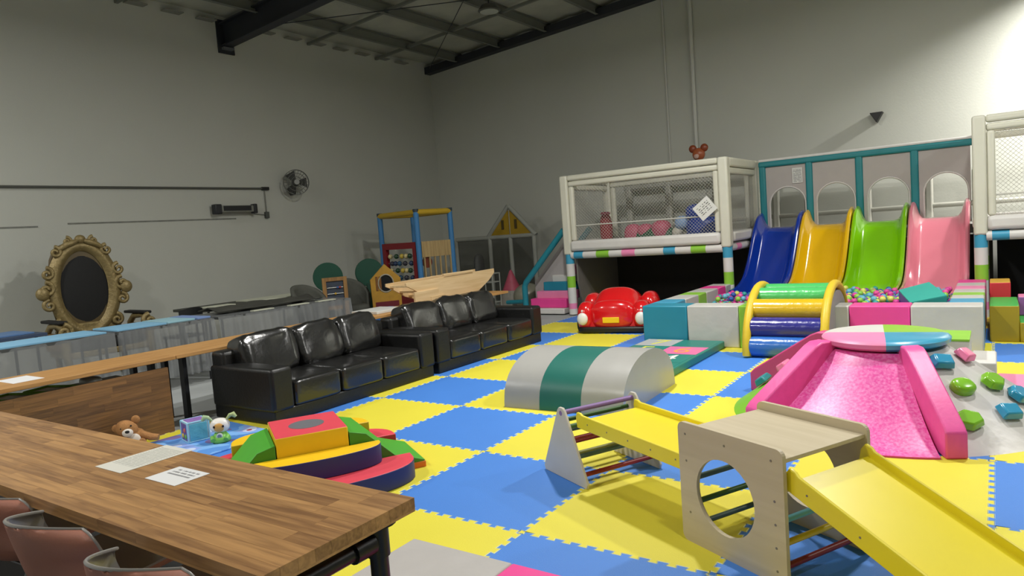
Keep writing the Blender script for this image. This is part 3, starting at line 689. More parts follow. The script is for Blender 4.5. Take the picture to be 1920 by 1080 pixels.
rk = T('wire_rack', 'small grey wire rack beside the dark grey chair', 'rack', (-5.25, 8.3, -.02))
for x in (-.18, .18):
    for y in (-.12, .12): MB().cyl((x, y, 0), (x, y, .78), .012, 6).obj('upright', WF, rk)
for z in (.2, .4, .6, .77):
    MB().tube([(-.18, -.12, z), (.18, -.12, z), (.18, .12, z), (-.18, .12, z)], .01, 6, closed=True).obj('shelf_ring', WF, rk)
cn = T('toy_cone', 'pink tipped cone toy in front of the playhouse post', 'cone', (-5.3, 9.15, -.02))
MB().lathe([(.3, 0), (.3, .05), (.2, .35)]).obj('body', M('#9a968c', .6, .06, name='beige cone'), cn, smooth=50); MB().lathe([(.2, .35), (.1, .58), (.03, .75), (.0, .78)]).obj('tip', M('#c0566c', .5, name='pink tip'), cn, smooth=50)
dm = MB().sell((0, 0, .0), (.3, .3, .26), 1, 1, 28, 14).obj('dome_lid', M('#8a8878', .35, .08, 5, name='olive dome'), smooth=60, loc=(-4.66, 8.78, .24)); tag(dm, 'dull olive dome toy between cone and teal stairs', 'toy')
# wooden rocker on the bar
rk = T('wooden_rocker', 'pale plywood rocker board lying on the far bar table', 'rocker', (-3.4, 3.78, .65), 0)
PLYr = wood('pale ply', '#c9a878', '#e2c79c', .5, 'Y', .1, .5)
top = [(0, .33), (1.94, .36)]
low = [(1.94, .3), (1.8, .2), (1.55, .08), (1.25, .015), (.95, .0), (.65, .03), (.35, .12), (.12, .24), (.0, .29)]
rail = [(y, .36-.03*(1-y/1.94)) for y in (0, .5, 1, 1.5, 1.94)]
MB().prism([(y, z) for y, z in rail]+low, .16, .18, 'x').obj('side_panel', PLYr, rk, bevel=.003)
MB().prism([(y, z) for y, z in rail]+low, -.2, -.18, 'x').obj('side_panel', PLYr, rk, bevel=.003)
for k in range(11):
    y = .1+k*.17
    lz = 0
    for i in range(len(low)-1):
        (a, az), (b, bz) = low[i], low[i+1]
        if b <= y <= a: lz = bz+(az-bz)*(y-b)/(a-b)
    MB().box(-.18, .16, y-.03, y+.03, lz+.02, lz+.045).obj('slat', PLYr, rk)
MB().box(.18, .21, .12, .6, .03, .2).obj('block', PLYr, rk, bevel=.003); MB().box(.18, .22, .42, .72, -.0, .11).obj('block', PLYr, rk, bevel=.003)
MB().box(.16, .2, .75, 1.4, .36, .385).obj('top_strip', PLYr, rk, bevel=.003)
wb_ = MB().box(-.25, .2, 0, .5, 0, .035).obj('white_tray', M('#c9c9c4', .5, name='white tray'), bevel=.005, loc=(-3.45, 3.25, .65)); tag(wb_, 'white shallow tray on bar beside the wooden rocker', 'tray')
# ---------------------------------------------------------------- soft play platforms
CURT = M('#262220', .9, .12, 8, name='black curtain'); NETM = M('#c9c8bf', .7, 0, name='net cord')
PADW = M('#d8d6c6', .45, .04, 5, .1, 12, name='cream vinyl'); DECK = M('#8d8b86', .7, .06, name='deck grey')
BANDS = [VW, VBLUE, VGRN, VLP]
def net(name, parent, x0, x1, z0, z1, fix, axis='x', s=.055, r=.0022):
    m = MB()
    def P(u, v): return (u, fix, v) if axis == 'x' else (fix, u, v)
    w_, h = x1-x0, z1-z0
    for sg in (1, -1):
        c = -h if sg == 1 else 0
        while c < w_+(0 if sg == 1 else h):
            # line u = c + sg*v
            pts = []
            if sg == 1: va, vb = max(0, -c), min(h, w_-c)
            else: va, vb = max(0, c-w_), min(h, c)
            if vb-va > .02: m.tube([P(x0+c+sg*va, z0+va), P(x0+c+sg*vb, z0+vb)], r, 3, caps=False)
            c += s
    o = m.obj(name, NETM, parent, clean=False); o['kind'] = 'stuff'; return o
def striped_post(parent, x, y, z0, z1, seq, r=.075, name='striped_post'):
    m = MB(); z = z0; i = 0; mats = []
    for h, mat in seq:
        if z >= z1: break
        if mat not in mats: mats.append(mat)
        m.cyl((x, y, z), (x, y, min(z+h, z1)), r, 16, mats.index(mat)); z += h
    return m.obj(name, mats, parent, smooth=40, clean=False)
def striped_rail(parent, p0, p1, seq, r=.06, name='striped_rail'):
    p0, p1 = Vector(p0), Vector(p1); d = (p1-p0).normalized(); L_ = (p1-p0).length; t = 0; m = MB(); mats = []; k = 0
    while t < L_-.01:
        h, mat = seq[k % len(seq)]; k += 1
        if mat not in mats: mats.append(mat)
        e_ = min(t+h, L_); m.tube([p0+d*t, p0+d*e_], r, 14, mats.index(mat)); t = e_
    return m.obj(name, mats, parent, smooth=40, clean=False)
def pad(name, parent, x0, x1, y0, y1, z0, z1, mat=None, b=.03): return MB().box(x0, x1, y0, y1, z0, z1).obj(name, mat or PADW, parent, bevel=b, seg=3)
RS = [(.06, VW), (.18, VBLUE), (.26, VW), (.24, VGRN), (.24, VW), (.24, VLP), (.5, VW), (.2, VBLUE), (.26, VW), (.24, VGRN), (.28, VW), (.26, VLP)]
PS = [(.28, VW), (.22, VGRN), (.22, VW), (.2, VBLUE), (.25, VW)]
def platform(label, x0, x1, y0, y1, dz=0.):
    t = T('play_platform', label, 'play platform', (x0, y0, 0)); w_ = x1-x0; d = y1-y0
    for x, y in ((.08, 0), (w_-.08, 0), (.08, d), (w_-.08, d)):
        striped_post(t, x, y, 0 if y else 0, 1.1, [(.1, VW), (.1, VLP), (.28, VW), (.2, VGRN), (.22, VW), (.2, VBLUE)], .075)
        pad('corner_pad', t, x-.075, x+.075, y-.085, y+.085, 1.06, 2.44+dz)
    for y in (0, d):
        pad('top_rail_pad', t, .155, w_-.155, y-.075, y+.05, 2.345+dz, 2.44+dz); pad('inner_rail_pad', t, .155, w_-.155, y-.05, y+.04, 2.245+dz, 2.335+dz)
        pad('bottom_rail_pad', t, .155, w_-.155, y-.11, y+.08, 1.12, 1.3, VW, .05)
        for x in (.158, w_-.248): pad('inner_post_pad', t, x, x+.09, y-.05, y+.04, 1.3, 2.245+dz)
    for x in (.08, w_-.08):
        pad('side_top_pad', t, x-.07, x+.07, .1, d-.1, 2.3+dz, 2.44+dz); pad('side_inner_pad', t, x-.05, x+.05, .1, d-.1, 2.19+dz, 2.29+dz); pad('side_bottom_pad', t, x-.09, x+.09, .1, d-.1, 1.14, 1.3, VW, .04)
    striped_rail(t, (.14, -.02, 1.05), (w_-.14, -.02, 1.05), RS, .065)
    striped_rail(t, (w_-.08, .08, 1.05), (w_-.08, d-.08, 1.05), RS[4:], .06)
    MB().box(.05, w_-.05, .0, d, 1.02, 1.12).obj('deck', DECK, t)
    net('front_net', t, .25, w_-.25, 1.3, 2.245+dz, 0); net('side_net', t, .1, d-.1, 1.3, 2.2+dz, w_-.08, 'y'); net('side_net', t, .1, d-.1, 1.3, 2.2+dz, .08, 'y')
    MB().cyl((.25, -.005, 1.56), (w_-.25, -.005, 1.56), .011, 6).obj('net_rope', NETM, t)
    return t
XP0, XP1, YP, YD = -3.25, -.29, 7.95, 9.58
pl1 = platform('white netted play platform on posts left of the slides', XP0, XP1, YP, YD)
XQ0, XQ1 = 2.80, 6.6
pl2 = platform('white netted play platform on posts right of the slides', XQ0, XQ1, YP, YD, .12)
# curtains and side skins below the decks
cu = MB().box(XP0+.15, XQ0+.2, YD+.085, YD+.11, 0, 1.0).obj('black_curtain', CURT); tag(cu, 'black curtain closing the back below the left platform and slides', 'curtain')
cu = MB().box(0, XQ1-XQ0-.2, 0, .025, 0, 1.0).obj('black_curtain', M('#0f0f12', .9, .05, name='black curtain right')); cu.location = (XQ0+.25, YD+.085, 0); tag(cu, 'black curtain closing the back below the right platform', 'curtain')
sk = MB().prism([(YP+.25, 0), (YD, 0), (YD, 1.0), (YP+.05, 1.0), (YP+.05, .55)], 0, .03, 'x').obj('side_skin', M('#6f6a66', .6, .05, name='grey skin'), loc=(XP0+.17, 0, 0)); tag(sk, 'grey sheet skin under the left edge of the platform deck', 'panel')
# back gallery posts and mesh seen through the net and arches
gl = T('rear_gallery', 'pale rear gallery with posts and rails behind the slides', 'play platform', (XP0, YD+.12, 0))
for x in (.1, .95, 1.9, 3.0, 3.55, 4.5, 5.4, 6.05): pad('gallery_post', gl, x-.06, x+.06, .75, .87, 0, 2.3 if x < 3.2 else 2.0, M('#aaa99f', .5, .05, name='gallery pad'), .03)
pad('gallery_deck', gl, 0, 9.8, .0, .9, 1.02, 1.16, DECK, .01); pad('gallery_rail', gl, 0, 9.8, .76, .86, 1.42, 1.5, M('#aaa99f', .5, .05, name='gallery pad'), .03); pad('gallery_rail', gl, 0, 3.1, .76, .86, 2.2, 2.3, M('#aaa99f', .5, .05, name='gallery pad'), .03)
# sign on the left net and toys on the deck
SG = printed('net sign print', '#e3e3de', '#6e6e6c', 8, .45, 12, -.36, .36, -.3, .36, .52)
sg = MB().box(-.5, .5, -.5, .5, -.5, .5).obj('net_sign', SG); sg.scale = (.3, .26, .006); sg.rotation_euler = (R(90), R(-38), 0); sg.location = (-.66, YP-.1, 1.68); tag(sg, 'white tilted notice hung on the left platform net', 'sign')
def toyblob(name, label, cat, parts, loc):
    t = T(name, label, cat, loc)
    for nm, c, r, mt in parts: MB().sell(c, r, .8, .8, 20, 12).obj(nm, mt, t, smooth=60)
    return t
RDm = M('#a83a44', .5, .08, name='toy red'); PKm = M('#c85a76', .5, .08, name='toy pink'); GNm = M('#1e5a3c', .5, .08, name='toy green'); BLm = M('#1e3f96', .4, .08, name='toy blue'); LBm = M('#8aa6cc', .5, name='toy light blue')
toyblob('punch_roller', 'red padded roller standing at the left end of platform deck', 'toy', [('body', (0, 0, .32), (.11, .11, .32), RDm), ('cap', (0, 0, .63), (.09, .09, .03), PKm)], (-2.9, 8.9, 1.12))
toyblob('caterpillar_rocker', 'green and pink caterpillar rocker on the left platform deck', 'toy', [('body', (0, 0, .16), (.42, .16, .16), GNm), ('head', (-.42, 0, .2), (.16, .14, .2), PKm), ('hump', (.12, -.02, .26), (.17, .16, .17), PKm), ('hump', (-.18, 0, .25), (.14, .15, .14), PKm)], (-1.85, 8.7, 1.12))
rh = toyblob('rocking_toy', 'dark blue rocking toy on the deck behind the tilted notice', 'toy', [('body', (0, 0, .24), (.3, .22, .24), BLm), ('back', (-.08, 0, .52), (.22, .18, .14), BLm), ('seat', (-.38, 0, .36), (.12, .14, .12), LBm), ('nose', (-.46, -.02, .2), (.09, .1, .1), M('#c9c2b4', .5, name='toy cream'))], (-.9, 8.5, 1.12))
rb = MB().box(-.2, .2, -.1, .1, 0, .28).obj('red_foam_block', M('#d0403c', .5, .05, name='red foam'), bevel=.03, loc=(3.62, 8.6, 1.12)); tag(rb, 'red foam block on the right platform deck behind the net', 'foam block')
# ---------------------------------------------------------------- arched panel wall and slides
TEALF = M('#1f7d84', .5, .06, 6, name='teal pad'); SKIN = M('#aaa39f', .55, .04, 5, name='greige panel')
aw = T('arch_wall', 'teal framed wall with four arched openings above the slides', 'play wall', (-.2, 9.5, 0))
cols = [0.0, .74, 1.48, 2.24, 3.0]
for i in range(4):
    a, b = cols[i]+.05, cols[i+1]-.05; c = (a+b)/2+.02; hw = min(.285, (b-a)/2-.03); zt = 1.95
    # panel around an arch: left strip, right strip, top with curve
    poly = [(a, 1.2), (c-hw, 1.2), (c-hw, zt-hw)]+[(c-hw*math.cos(t*PI/14), zt-hw+hw*math.sin(t*PI/14)) for t in range(1, 14)]+[(c+hw, zt-hw), (c+hw, 1.2), (b, 1.2), (b, 2.32), (a, 2.32)]
    MB().prism(poly, -.02, .02, 'y').obj('arch_panel', SKIN, aw)
    MB().tube([(c-hw, -.02, 1.24), (c-hw, -.02, zt-hw)]+[(c-hw*math.cos(t*PI/14), -.02, zt-hw+hw*math.sin(t*PI/14)) for t in range(1, 14)]+[(c+hw, -.02, zt-hw), (c+hw, -.02, 1.24)], .014, 6).obj('arch_edge', M('#c9c5c0', .5, name='edge piping'), aw, smooth=60)
    pad('sill', aw, a, b, -.06, .06, 1.2, 1.29, VW, .02)
for x in cols[:-1]: MB().box(x-.055, x+.055, -.05, .05, 1.15, 2.34).obj('teal_post', TEALF, aw, bevel=.03, seg=3)
MB().box(-.06, 2.99, -.06, .05, 2.3, 2.4).obj('teal_top_rail', TEALF, aw, bevel=.03, seg=3); MB().box(-.06, 2.99, -.05, .06, 2.39, 2.44).obj('white_top_pad', VW, aw, bevel=.02)
PN_ = printed('rule sign print', '#cfcfca', '#8a8a88', 12, .5, 9, -.4, .4, -.42, .42, .6)
s2 = MB().box(-.5, .5, -.5, .5, -.5, .5).obj('rule_sign', PN_); s2.scale = (.16, .25, .006); s2.rotation_euler = (R(90), 0, 0); s2.location = (.36, 9.47, 2.12); tag(s2, 'small white rules sheet on the first arch panel', 'sign')
def slide(label, colr, x0, x1):
    t = T('play_slide', label, 'slide', (x0, 9.44, 0), 0, 'moulded slides into the ball pit'); w_ = x1-x0
    mt = M(colr, .16, .03, 3, name='glossy slide', coat=.6)
    P = smoothpath([(0, .0, 1.29), (0, -.14, 1.27), (0, -.3, 1.16), (0, -.52, .9), (0, -.8, .6), (0, -1.1, .38), (0, -1.45, .27), (0, -1.85, .235)], 5)
    def sec(k):   # across, up from bed
        top_ = .2
        return [(0, -.04), (0, top_-.02), (.02, top_), (.05, top_), (.07, top_-.02), (.11, .06), (.15, .012), (.2, 0), (w_/2, 0), (w_-.2, 0), (w_-.15, .012), (w_-.11, .06), (w_-.07, top_-.02), (w_-.05, top_), (w_-.02, top_), (w_, top_-.02), (w_, -.04)]
    m = MB(); S = sec(0); n = len(S); k0 = 0
    for i, p in enumerate(P):
        a = P[max(i-1, 0)]; b = P[min(i+1, len(P)-1)]; tv = (b-a).normalized(); nv = Vector((0, -tv.z, tv.y)); nv = nv if nv.z > 0 else -nv
        f = i/(len(P)-1); rim = 1.0+.25*max(0, 1-f*4)
        for u, h in S:
            q = p+nv*(h*rim if h > 0 else h); m.v.append((u, q.y, q.z))
    for i in range(len(P)-1):
        for j in range(n):
            j2 = (j+1) % n; m.f.append([i*n+j, i*n+j2, (i+1)*n+j2, (i+1)*n+j]); m.m.append(0)
    m.f.append(list(range(n))); m.m.append(0); m.f.append([(len(P)-1)*n+j for j in range(n)][::-1]); m.m.append(0)
    m.obj('chute', mt, t, smooth=42)
    return t
slide('glossy dark blue slide, leftmost of four into the ball pit', '#0a3094', -.27, .46)
slide('glossy yellow slide second from left into the ball pit', '#dcae0c', .47, 1.2)
slide('glossy lime green slide third from left into the ball pit', '#7ec40a', 1.22, 1.96)
slide('glossy pink slide beside the right platform post', '#e8889a', 1.98, 2.74)
# ---------------------------------------------------------------- ball pit
pit = T('ball_pit', 'ball pit walled by striped soft vinyl blocks', 'ball pit', (-.63, 5.25, 0))
VWs = M('#c6c4bf', .4, .05, 4, .25, 7, name='white vinyl wrinkled')
def blocks(seq, fixed, axis, thick, h=.495):
    p = seq[0]
    for w_, mat in seq[1:]:
        if axis == 'x': MB().box(p+.002, p+w_-.002, fixed, fixed+thick, 0, h).obj('wall_block', mat, pit, bevel=.014, seg=2)
        else: MB().box(fixed, fixed+thick, p+.002, p+w_-.002, 0, h).obj('wall_block', mat, pit, bevel=.014, seg=2)
        p += w_
blocks([0, (.58, VTEAL), (.62, VWs), (.27, VGRN), (.4, VWs), (.3, VLP), (.2, VWs), (.57, VPINK), (.62, VWs)], 0, 'x', .3)
blocks([.3, (.42, VBLUE), (.5, VWs), (.32, VGRN), (.5, VWs), (.36, VPINK), (.3, VWs)], 0, 'y', .3)
blocks([.3, (.34, VBLUE), (.3, VWs), (.26, VGRN), (.34, VWs), (.36, VLP), (.36, VWs), (.4, VPINK)], 3.26, 'y', .3)
gm = MB().box(.3, 3.26, .3, 2.5, 0, .255).obj('pit_floor', M('#5a6a8a', .7, name='pit floor'), pit)
# balls
BC = [('pink', '#e8559c'), ('teal', '#2f9a96'), ('purple', '#7a4aa8'), ('yellow', '#d8d86a'), ('blue', '#2a56a8'), ('lime', '#8fc84a'), ('magenta', '#d8409a'), ('sky', '#6ab0c8')]
ballm = [MB().sell((0, 0, 0), (.036, .036, .036), 1, 1, 14, 9).mesh('ball', M(h, .35, 0, name='ball '+n_), 60) for n_, h in BC]
rnd = random.Random(3); cnt = 0; placed = []
zones = [(-.22, .5, 6.55, 7.55, 60, 'between the blue slide and the left pit wall'), (1.35, 2.1, 6.1, 7.45, 150, 'below the green slide'), (2.1, 2.55, 6.5, 7.5, 60, 'below the pink slide behind the teal wedge')]
for x0, x1, y0, y1, n_, wh in zones:
    k = 0; tries = 0
    while k < n_ and tries < 9000:
        tries += 1; x = rnd.uniform(x0, x1); y = rnd.uniform(y0, y1)
        zz = .405+.025*math.sin(3*x+1)*math.sin(2.3*y)+rnd.choice((0, 0, .035))
        if any((x-a)**2+(y-b)**2+(zz-c)**2 < .068**2 for a, b, c in placed): continue
        placed.append((x, y, zz)); ci = rnd.randrange(8)
        o = link('pit_ball', ballm[ci], None, (x, y, zz)); tag(o, '%s plastic ball in the pit %s' % (BC[ci][0], wh), 'ball', '%s balls %s' % (BC[ci][0], wh)); k += 1
fill = MB()
yy = 5.6
while yy < 7.75:
    xx = -.28
    while xx < 2.6:
        fill.sell((xx+rnd.uniform(-.01, .01), yy+rnd.uniform(-.01, .01), .302+rnd.uniform(-.008, .008)), (.036, .036, .036), 1, 1, 8, 5, rnd.randrange(8)); xx += .073
    yy += .073
fo = fill.obj('ball_layer', [M(h, .35, 0, name='ball '+n_) for n_, h in BC], smooth=60, clean=False); tag(fo, 'deep layer of small coloured plastic balls filling the pit', 'balls', kind='stuff')
# teal foam wedge leaning in the pit
wg = T('foam_wedge', 'teal and purple foam wedge leaning over the pit edge', 'foam wedge', (2.35, 6.0, .39))
tp = [(-.08, -.28, .07), (.25, -.15, .13), (.06, .3, .23), (-.23, .15, .16)]
m = MB(); m.v = [(x, y, 0) for x, y, z in tp]+[(x, y, z) for x, y, z in tp]; m.f = [[0, 1, 5, 4], [1, 2, 6, 5], [2, 3, 7, 6], [3, 0, 4, 7], [3, 2, 1, 0]]; m.m = [1, 1, 0, 0, 0]
m.obj('core', [M('#6a4a9c', .5, .05, name='purple foam'), M('#2f8f86', .5, .05, name='teal foam side')], wg)
m = MB(); m.v = [(x, y, z) for x, y, z in tp]+[(x, y, z+.012) for x, y, z in tp]; m.f = [[0, 1, 5, 4], [1, 2, 6, 5], [2, 3, 7, 6], [3, 0, 4, 7], [4, 5, 6, 7]]; m.m = [0]*5
m.obj('teal_top', M('#3aa89a', .5, .05, name='teal foam'), wg)
# roller arch
ra = T('roller_arch', 'yellow hooped roller arch with coloured rollers over the pit wall', 'play roller', (.8, 5.4, 0))
YH = M('#e0c030', .45, .06, 8, .1, 30, name='yellow hoop'); 
def hoop(x):
    return MB().tube([(x, -.68*math.cos(PI*t/30), .02+.70*math.sin(PI*t/30)) for t in range(31)], .045, 12).obj('hoop', YH, ra, smooth=60)
hoop(0); hoop(.78)
MB().prism([(-.62*math.cos(PI*t/24), .02+.63*math.sin(PI*t/24)) for t in range(25)]+[(.16, .02), (.16, .5), (-.16, .5), (-.16, .02)], .775, .81, 'x').obj('side_panel', M('#8f908e', .5, .04, name='grey side'), ra)
for a, c in ((9, '#2f6ac0'), (28, '#2b2a86'), (50, '#dcb41e'), (74, '#4fbf6a'), (98, '#4fbf6a'), (122, '#2b2a86'), (146, '#dcb41e')):
    y, z = -.6*math.cos(R(a)), .02+.61*math.sin(R(a))
    MB().cyl((.03, y, z), (.75, y, z), .116 if a < 60 else .1, 24).obj('roller', M(c, .25, .05, 6, .25, 14, name='roller vinyl', coat=.3), ra, smooth=40, bevel=.01)
# ---------------------------------------------------------------- stairs tower at the left of the platform
ts = T('stair_frame', 'teal framed access stairs with pink and teal steps beside platform', 'play stairs', (-4.3, 8.05, 0))
TT = M('#1f8698', .5, .06, name='teal tube')
for y in (0, 1.0):
    MB().tube([(.98, y, 1.5), (.1, y, .58), (.06, y, .5), (.06, y, .02)], .055, 12).obj('stringer_tube', TT, ts, smooth=60)
MB().cyl((.06, 0, .22), (-.5, .2, .18), .04, 10).obj('floor_tube', TT, ts, smooth=60); MB().cyl((.06, 1, .5), (-.35, 1.12, .42), .06, 10).obj('floor_tube', M('#1c4a40', .5, name='dark green tube'), ts, smooth=60)
MB().prism([(.1, .0), (.95, 0), (.95, 1.45), (.1, .55)], .3, .32, 'y').obj('side_sheet', M('#b5aead', .6, .04, name='pale sheet'), ts)
for k, (x0, z1, mt) in enumerate(((.12, .1, VW), (.18, .27, VPINK), (.26, .4, VLP), (.36, .56, VTEAL), (.5, .68, VW), (.62, .84, VLP))):
    MB().box(x0, .95, -.12+.1*k, .1+.1*k+.2, max(0, z1-.17), z1).obj('step', mt, ts, bevel=.015)
# ---------------------------------------------------------------- soft stairs right of the pit
rs = T('soft_stairs', 'gold and green soft foam stairs right of the ball pit', 'foam stairs', (2.97, 6.1, 0))
GO = M('#a8901a', .5, .08, 4, .1, 6, name='gold vinyl'); GR = M('#3fae4a', .45, .05, name='green vinyl'); RDv = M('#c4303a', .45, .05, name='red vinyl')
def stepblk(x0, x1, y0, y1, z0, z1, side, top):
    o = MB().prism([(x0, y0), (x1, y0), (x1, y1), (x0, y1)], z0, z1, 'z', 0, 1).obj('step_block', [side, top], rs, bevel=.012); return o
stepblk(.0, .26, 0, .8, 0, .385, GO, GR); stepblk(.262, .6, 0, .8, 0, .21, GO, GR); stepblk(.262, .42, .5, .8, .21, .42, M('#8a5a9a', .5, name='mauve vinyl'), VLP)
stepblk(.0, .2, .82, 1.3, 0, .55, RDv, M('#d8a83a', .5, name='amber vinyl'))
# ---------------------------------------------------------------- volcano climber
vo = T('volcano_climber', 'round pink slide and climbing mound with striped disc top', 'climber', (2.34, 2.98, 0))
RB_, RT_, ZT_ = 1.1, .40, .5
SPK = bpy.data.materials.new('glitter pink vinyl'); SPK.use_nodes = True
_n = SPK.node_tree.nodes; _l = SPK.node_tree.links; _b = _n['Principled BSDF']; _b.inputs['Roughness'].default_value = .38
_tc = _n.new('ShaderNodeTexCoord'); _no = _n.new('ShaderNodeTexNoise'); _no.inputs['Scale'].default_value = 55; _no.inputs['Detail'].default_value = 2; _l.new(_tc.outputs['Object'], _no.inputs['Vector'])
_cr = _n.new('ShaderNodeValToRGB'); _cr.color_ramp.elements[0].position = .35; _cr.color_ramp.elements[1].position = .72; _cr.color_ramp.elements[0].color = lin('#e84aa6'); _cr.color_ramp.elements[1].color = lin('#f58ccb'); _l.new(_no.outputs['Fac'], _cr.inputs[0]); _l.new(_cr.outputs[0], _b.inputs['Base Color'])
RAIL = M('#ee5aa4', .4, .06, 20, .05, 30, name='pink rail vinyl'); RAILD = M('#d64a88', .45, .05, 6, .05, 20, name='deep pink vinyl'); LIME = M('#7fbf2f', .4, .05, 6, .05, 10, name='lime climb vinyl'); WVN = M('#cfccca', .3, .05, 5, .25, 6, name='white climb vinyl', coat=.15)
def cone_pt(a, t, off=0): # t 0 bottom..1 top
    r = RB_+(RT_-RB_)*t; n_ = Vector((ZT_, RB_-RT_)).normalized()
    return ((r+n_.x*off)*math.cos(R(a)), (r+n_.x*off)*math.sin(R(a)), ZT_*t+n_.y*off)
def sector(name, a0, a1, mat, r0=None):
    m = MB(); n = max(4, int(abs(a1-a0)/5)); m.grid(lambda u, v: cone_pt(a0+(a1-a0)*u, v), n, 8)
    k = len(m.v); m.v += [(0, 0, 0), (0, 0, ZT_)]
    A = [i*9 for i in range(n+1)]; B = [i*9+8 for i in range(n+1)]
    m.f += [A+[k], B+[k+1], [k]+[j for j in range(9)]+[k+1], [k]+[n*9+j for j in range(9)]+[k+1]]; m.m += [0]*4
    return m.obj(name, mat, vo, smooth=30)
sector('climb_face', -63, -2, WVN); sector('climb_face', -196, -144, LIME); sector('filler_face', -2, 60, VG); sector('filler_face', 60, 164, LIME)
# pink slide bed
m = MB(); S0, S1 = -138, -69
def bed(u, v):
    a = S0+(S1-S0)*u; r = 1.14+(RT_-1.14)*v; z = .012+(ZT_-.01)*(v**1.3)*(1-.0*v) - .03*math.sin(PI*min(1, v*1.05))*math.sin(PI*u)
    return (r*math.cos(R(a)), r*math.sin(R(a)), max(.012, z))
m.grid(bed, 20, 20, 0)
k = len(m.v); m.v += [(0, 0, 0), (0, 0, ZT_)]
A = [i*21 for i in range(21)]; B = [i*21+20 for i in range(21)]
m.f += [B+[k+1], [k]+list(range(21))+[k+1], [k]+[20*21+j for j in range(21)]+[k+1]]; m.m += [0]*3
m.obj('slide_bed', SPK, vo, smooth=40)
m = MB(); m.grid(lambda u, v: ((1.14)*math.cos(R(S0+(S1-S0)*u)), 1.14*math.sin(R(S0+(S1-S0)*u)), .012*v), 20, 1); m.obj('slide_lip', RAILD, vo)
def rail(ang, name='slide_rail', w_=.125, mt=None, ext=1.14, off=0.):
    prof = [(.34, .02), (.34, .50), (.40, .565), (.50, .565), (.56, .54), (ext-.04, .20), (ext, .16), (ext, 0)]
    o = MB().prism([(r, z) for r, z in prof], off-w_/2, off+w_/2, 'y').obj(name, mt or [RAIL], vo, bevel=.012)
    o.rotation_euler.z = R(ang); return o
rail(-66, off=.03); rail(-122, off=-.18); rail(-199, mt=RAILD); rail(-252, mt=RAILD)
# disc top
m = MB(); q4 = [VLP, M('#3a9fc4', .3, .04, name='blue disc vinyl', coat=.3), M('#8fc23e', .4, .04, name='lime disc vinyl'), M('#d2d0cb', .4, .04, name='white disc vinyl')]
for i, a0 in enumerate((180, 270, 0, 90)):
    mm_ = MB(); n = 14; pr = [(.0, .592), (.375, .592), (.41, .585), (.43, .565), (.425, .535), (.39, .515), (.0, .515)]
    k = 0
    for j in range(n+1):
        a = R(a0+8+90*j/n)
        for r, z in pr: mm_.v.append((r*math.cos(a), r*math.sin(a), z))
    for j in range(n):
        for q in range(len(pr)-1): mm_.f.append([j*7+q, (j+1)*7+q, (j+1)*7+q+1, j*7+q+1]); mm_.m.append(0)
    mm_.f += [list(range(7)), [n*7+q for q in range(7)]]; mm_.m += [0, 0]
    mm_.obj('disc_quarter', q4[i], vo, smooth=40)
# climbing holds
HB, HG, HP = M('#2f93bb', .25, .03, name='blue hold', coat=.3), M('#7fbf2a', .25, .03, name='green hold', coat=.3), M('#ee7aa6', .3, .03, name='pink hold', coat=.2)
def hold(a, t, mt, kind):
    p = Vector(cone_pt(a, t, .012)); n_ = Vector((ZT_*math.cos(R(a)), ZT_*math.sin(R(a)), RB_-RT_)).normalized()
    tz = Vector((-(RB_-RT_)*math.cos(R(a)), -(RB_-RT_)*math.sin(R(a)), ZT_)).normalized(); sd = tz.cross(n_).normalized()
    m = MB()
    if kind == 'oval': m.sell((0, 0, 0), (.078, .064, .05), .55, .8, 20, 10)
    else:
        nn = 4 if kind == 'quad' else 6
        b = [(math.cos(2*PI*i/nn+.5)*.112, math.sin(2*PI*i/nn+.5)*.08) for i in range(nn)]
        m.v = [(x, y, 0) for x, y in b]+[(x*.78, y*.78, .05) for x, y in b]
        m.f = [[i, (i+1) % nn, nn+(i+1) % nn, nn+i] for i in range(nn)]+[list(range(nn))[::-1], [nn+i for i in range(nn)]]; m.m = [0]*len(m.f)
    o = m.obj('climbing_hold', mt, vo, bevel=.01 if kind != 'oval' else 0, smooth=60 if kind == 'oval' else None)
    o.matrix_local = Matrix((sd.to_4d(), tz.to_4d(), n_.to_4d(), Vector((0, 0, 0, 1)))).transposed(); o.location = p; return o
for a in ((-41, .86, HB, 'quad'), (-43, .6, HG, 'oval'), (-8, .86, HP, 'quad'), (-20, .58, HG, 'hex'), (-54, .29, HG, 'hex'), (-33, .31, HB, 'quad'), (-14, .40, HB, 'hex'), (-176, .33, M('#2a8a92', .3, name='teal hold'), 'quad'), (-160, .75, HG, 'oval'), (-181, .55, HP, 'hex')): hold(*a)
# steps on the far right side of the mound
MB().box(.3, .52, .55, 1.0, 0, .44).obj('mound_step', [VW], vo, bevel=.012); MB().box(.3, .52, .55, 1.0, .44, .455).obj('step_top', VGRN, vo)
MB().box(.525, .69, .45, .95, 0, .3).obj('mound_step', VW, vo, bevel=.012); MB().box(.695, 1.05, .4, .95, 0, .12).obj('mound_step', VLP, vo, bevel=.012)
# ---------------------------------------------------------------- half-round tunnel block
ar = T('half_round_block', 'grey half round soft block with a dark green centre band', 'foam block', (-.03, 2.73, 0), R(2))
G1 = M('#a9a8a4', .3, .05, 4, .15, 5, name='silver grey vinyl'); G2 = M('#1d6b60', .4, .05, 4, .1, 6, name='deep green vinyl')
prof = [(-.61, 0), (-.605, .05)]+[(-.60*math.cos(PI*t/28), .05+.385*math.sin(PI*t/28)**.9) for t in range(1, 28)]+[(.605, .05), (.61, 0)]
for x0, x1, mt, nm in ((-.57, -.21, G1, 'grey_section'), (-.21, .19, G2, 'green_band'), (.19, .57, G1, 'grey_section')): MB().prism(prof, x0, x1, 'x').obj(nm, mt, ar, smooth=35)
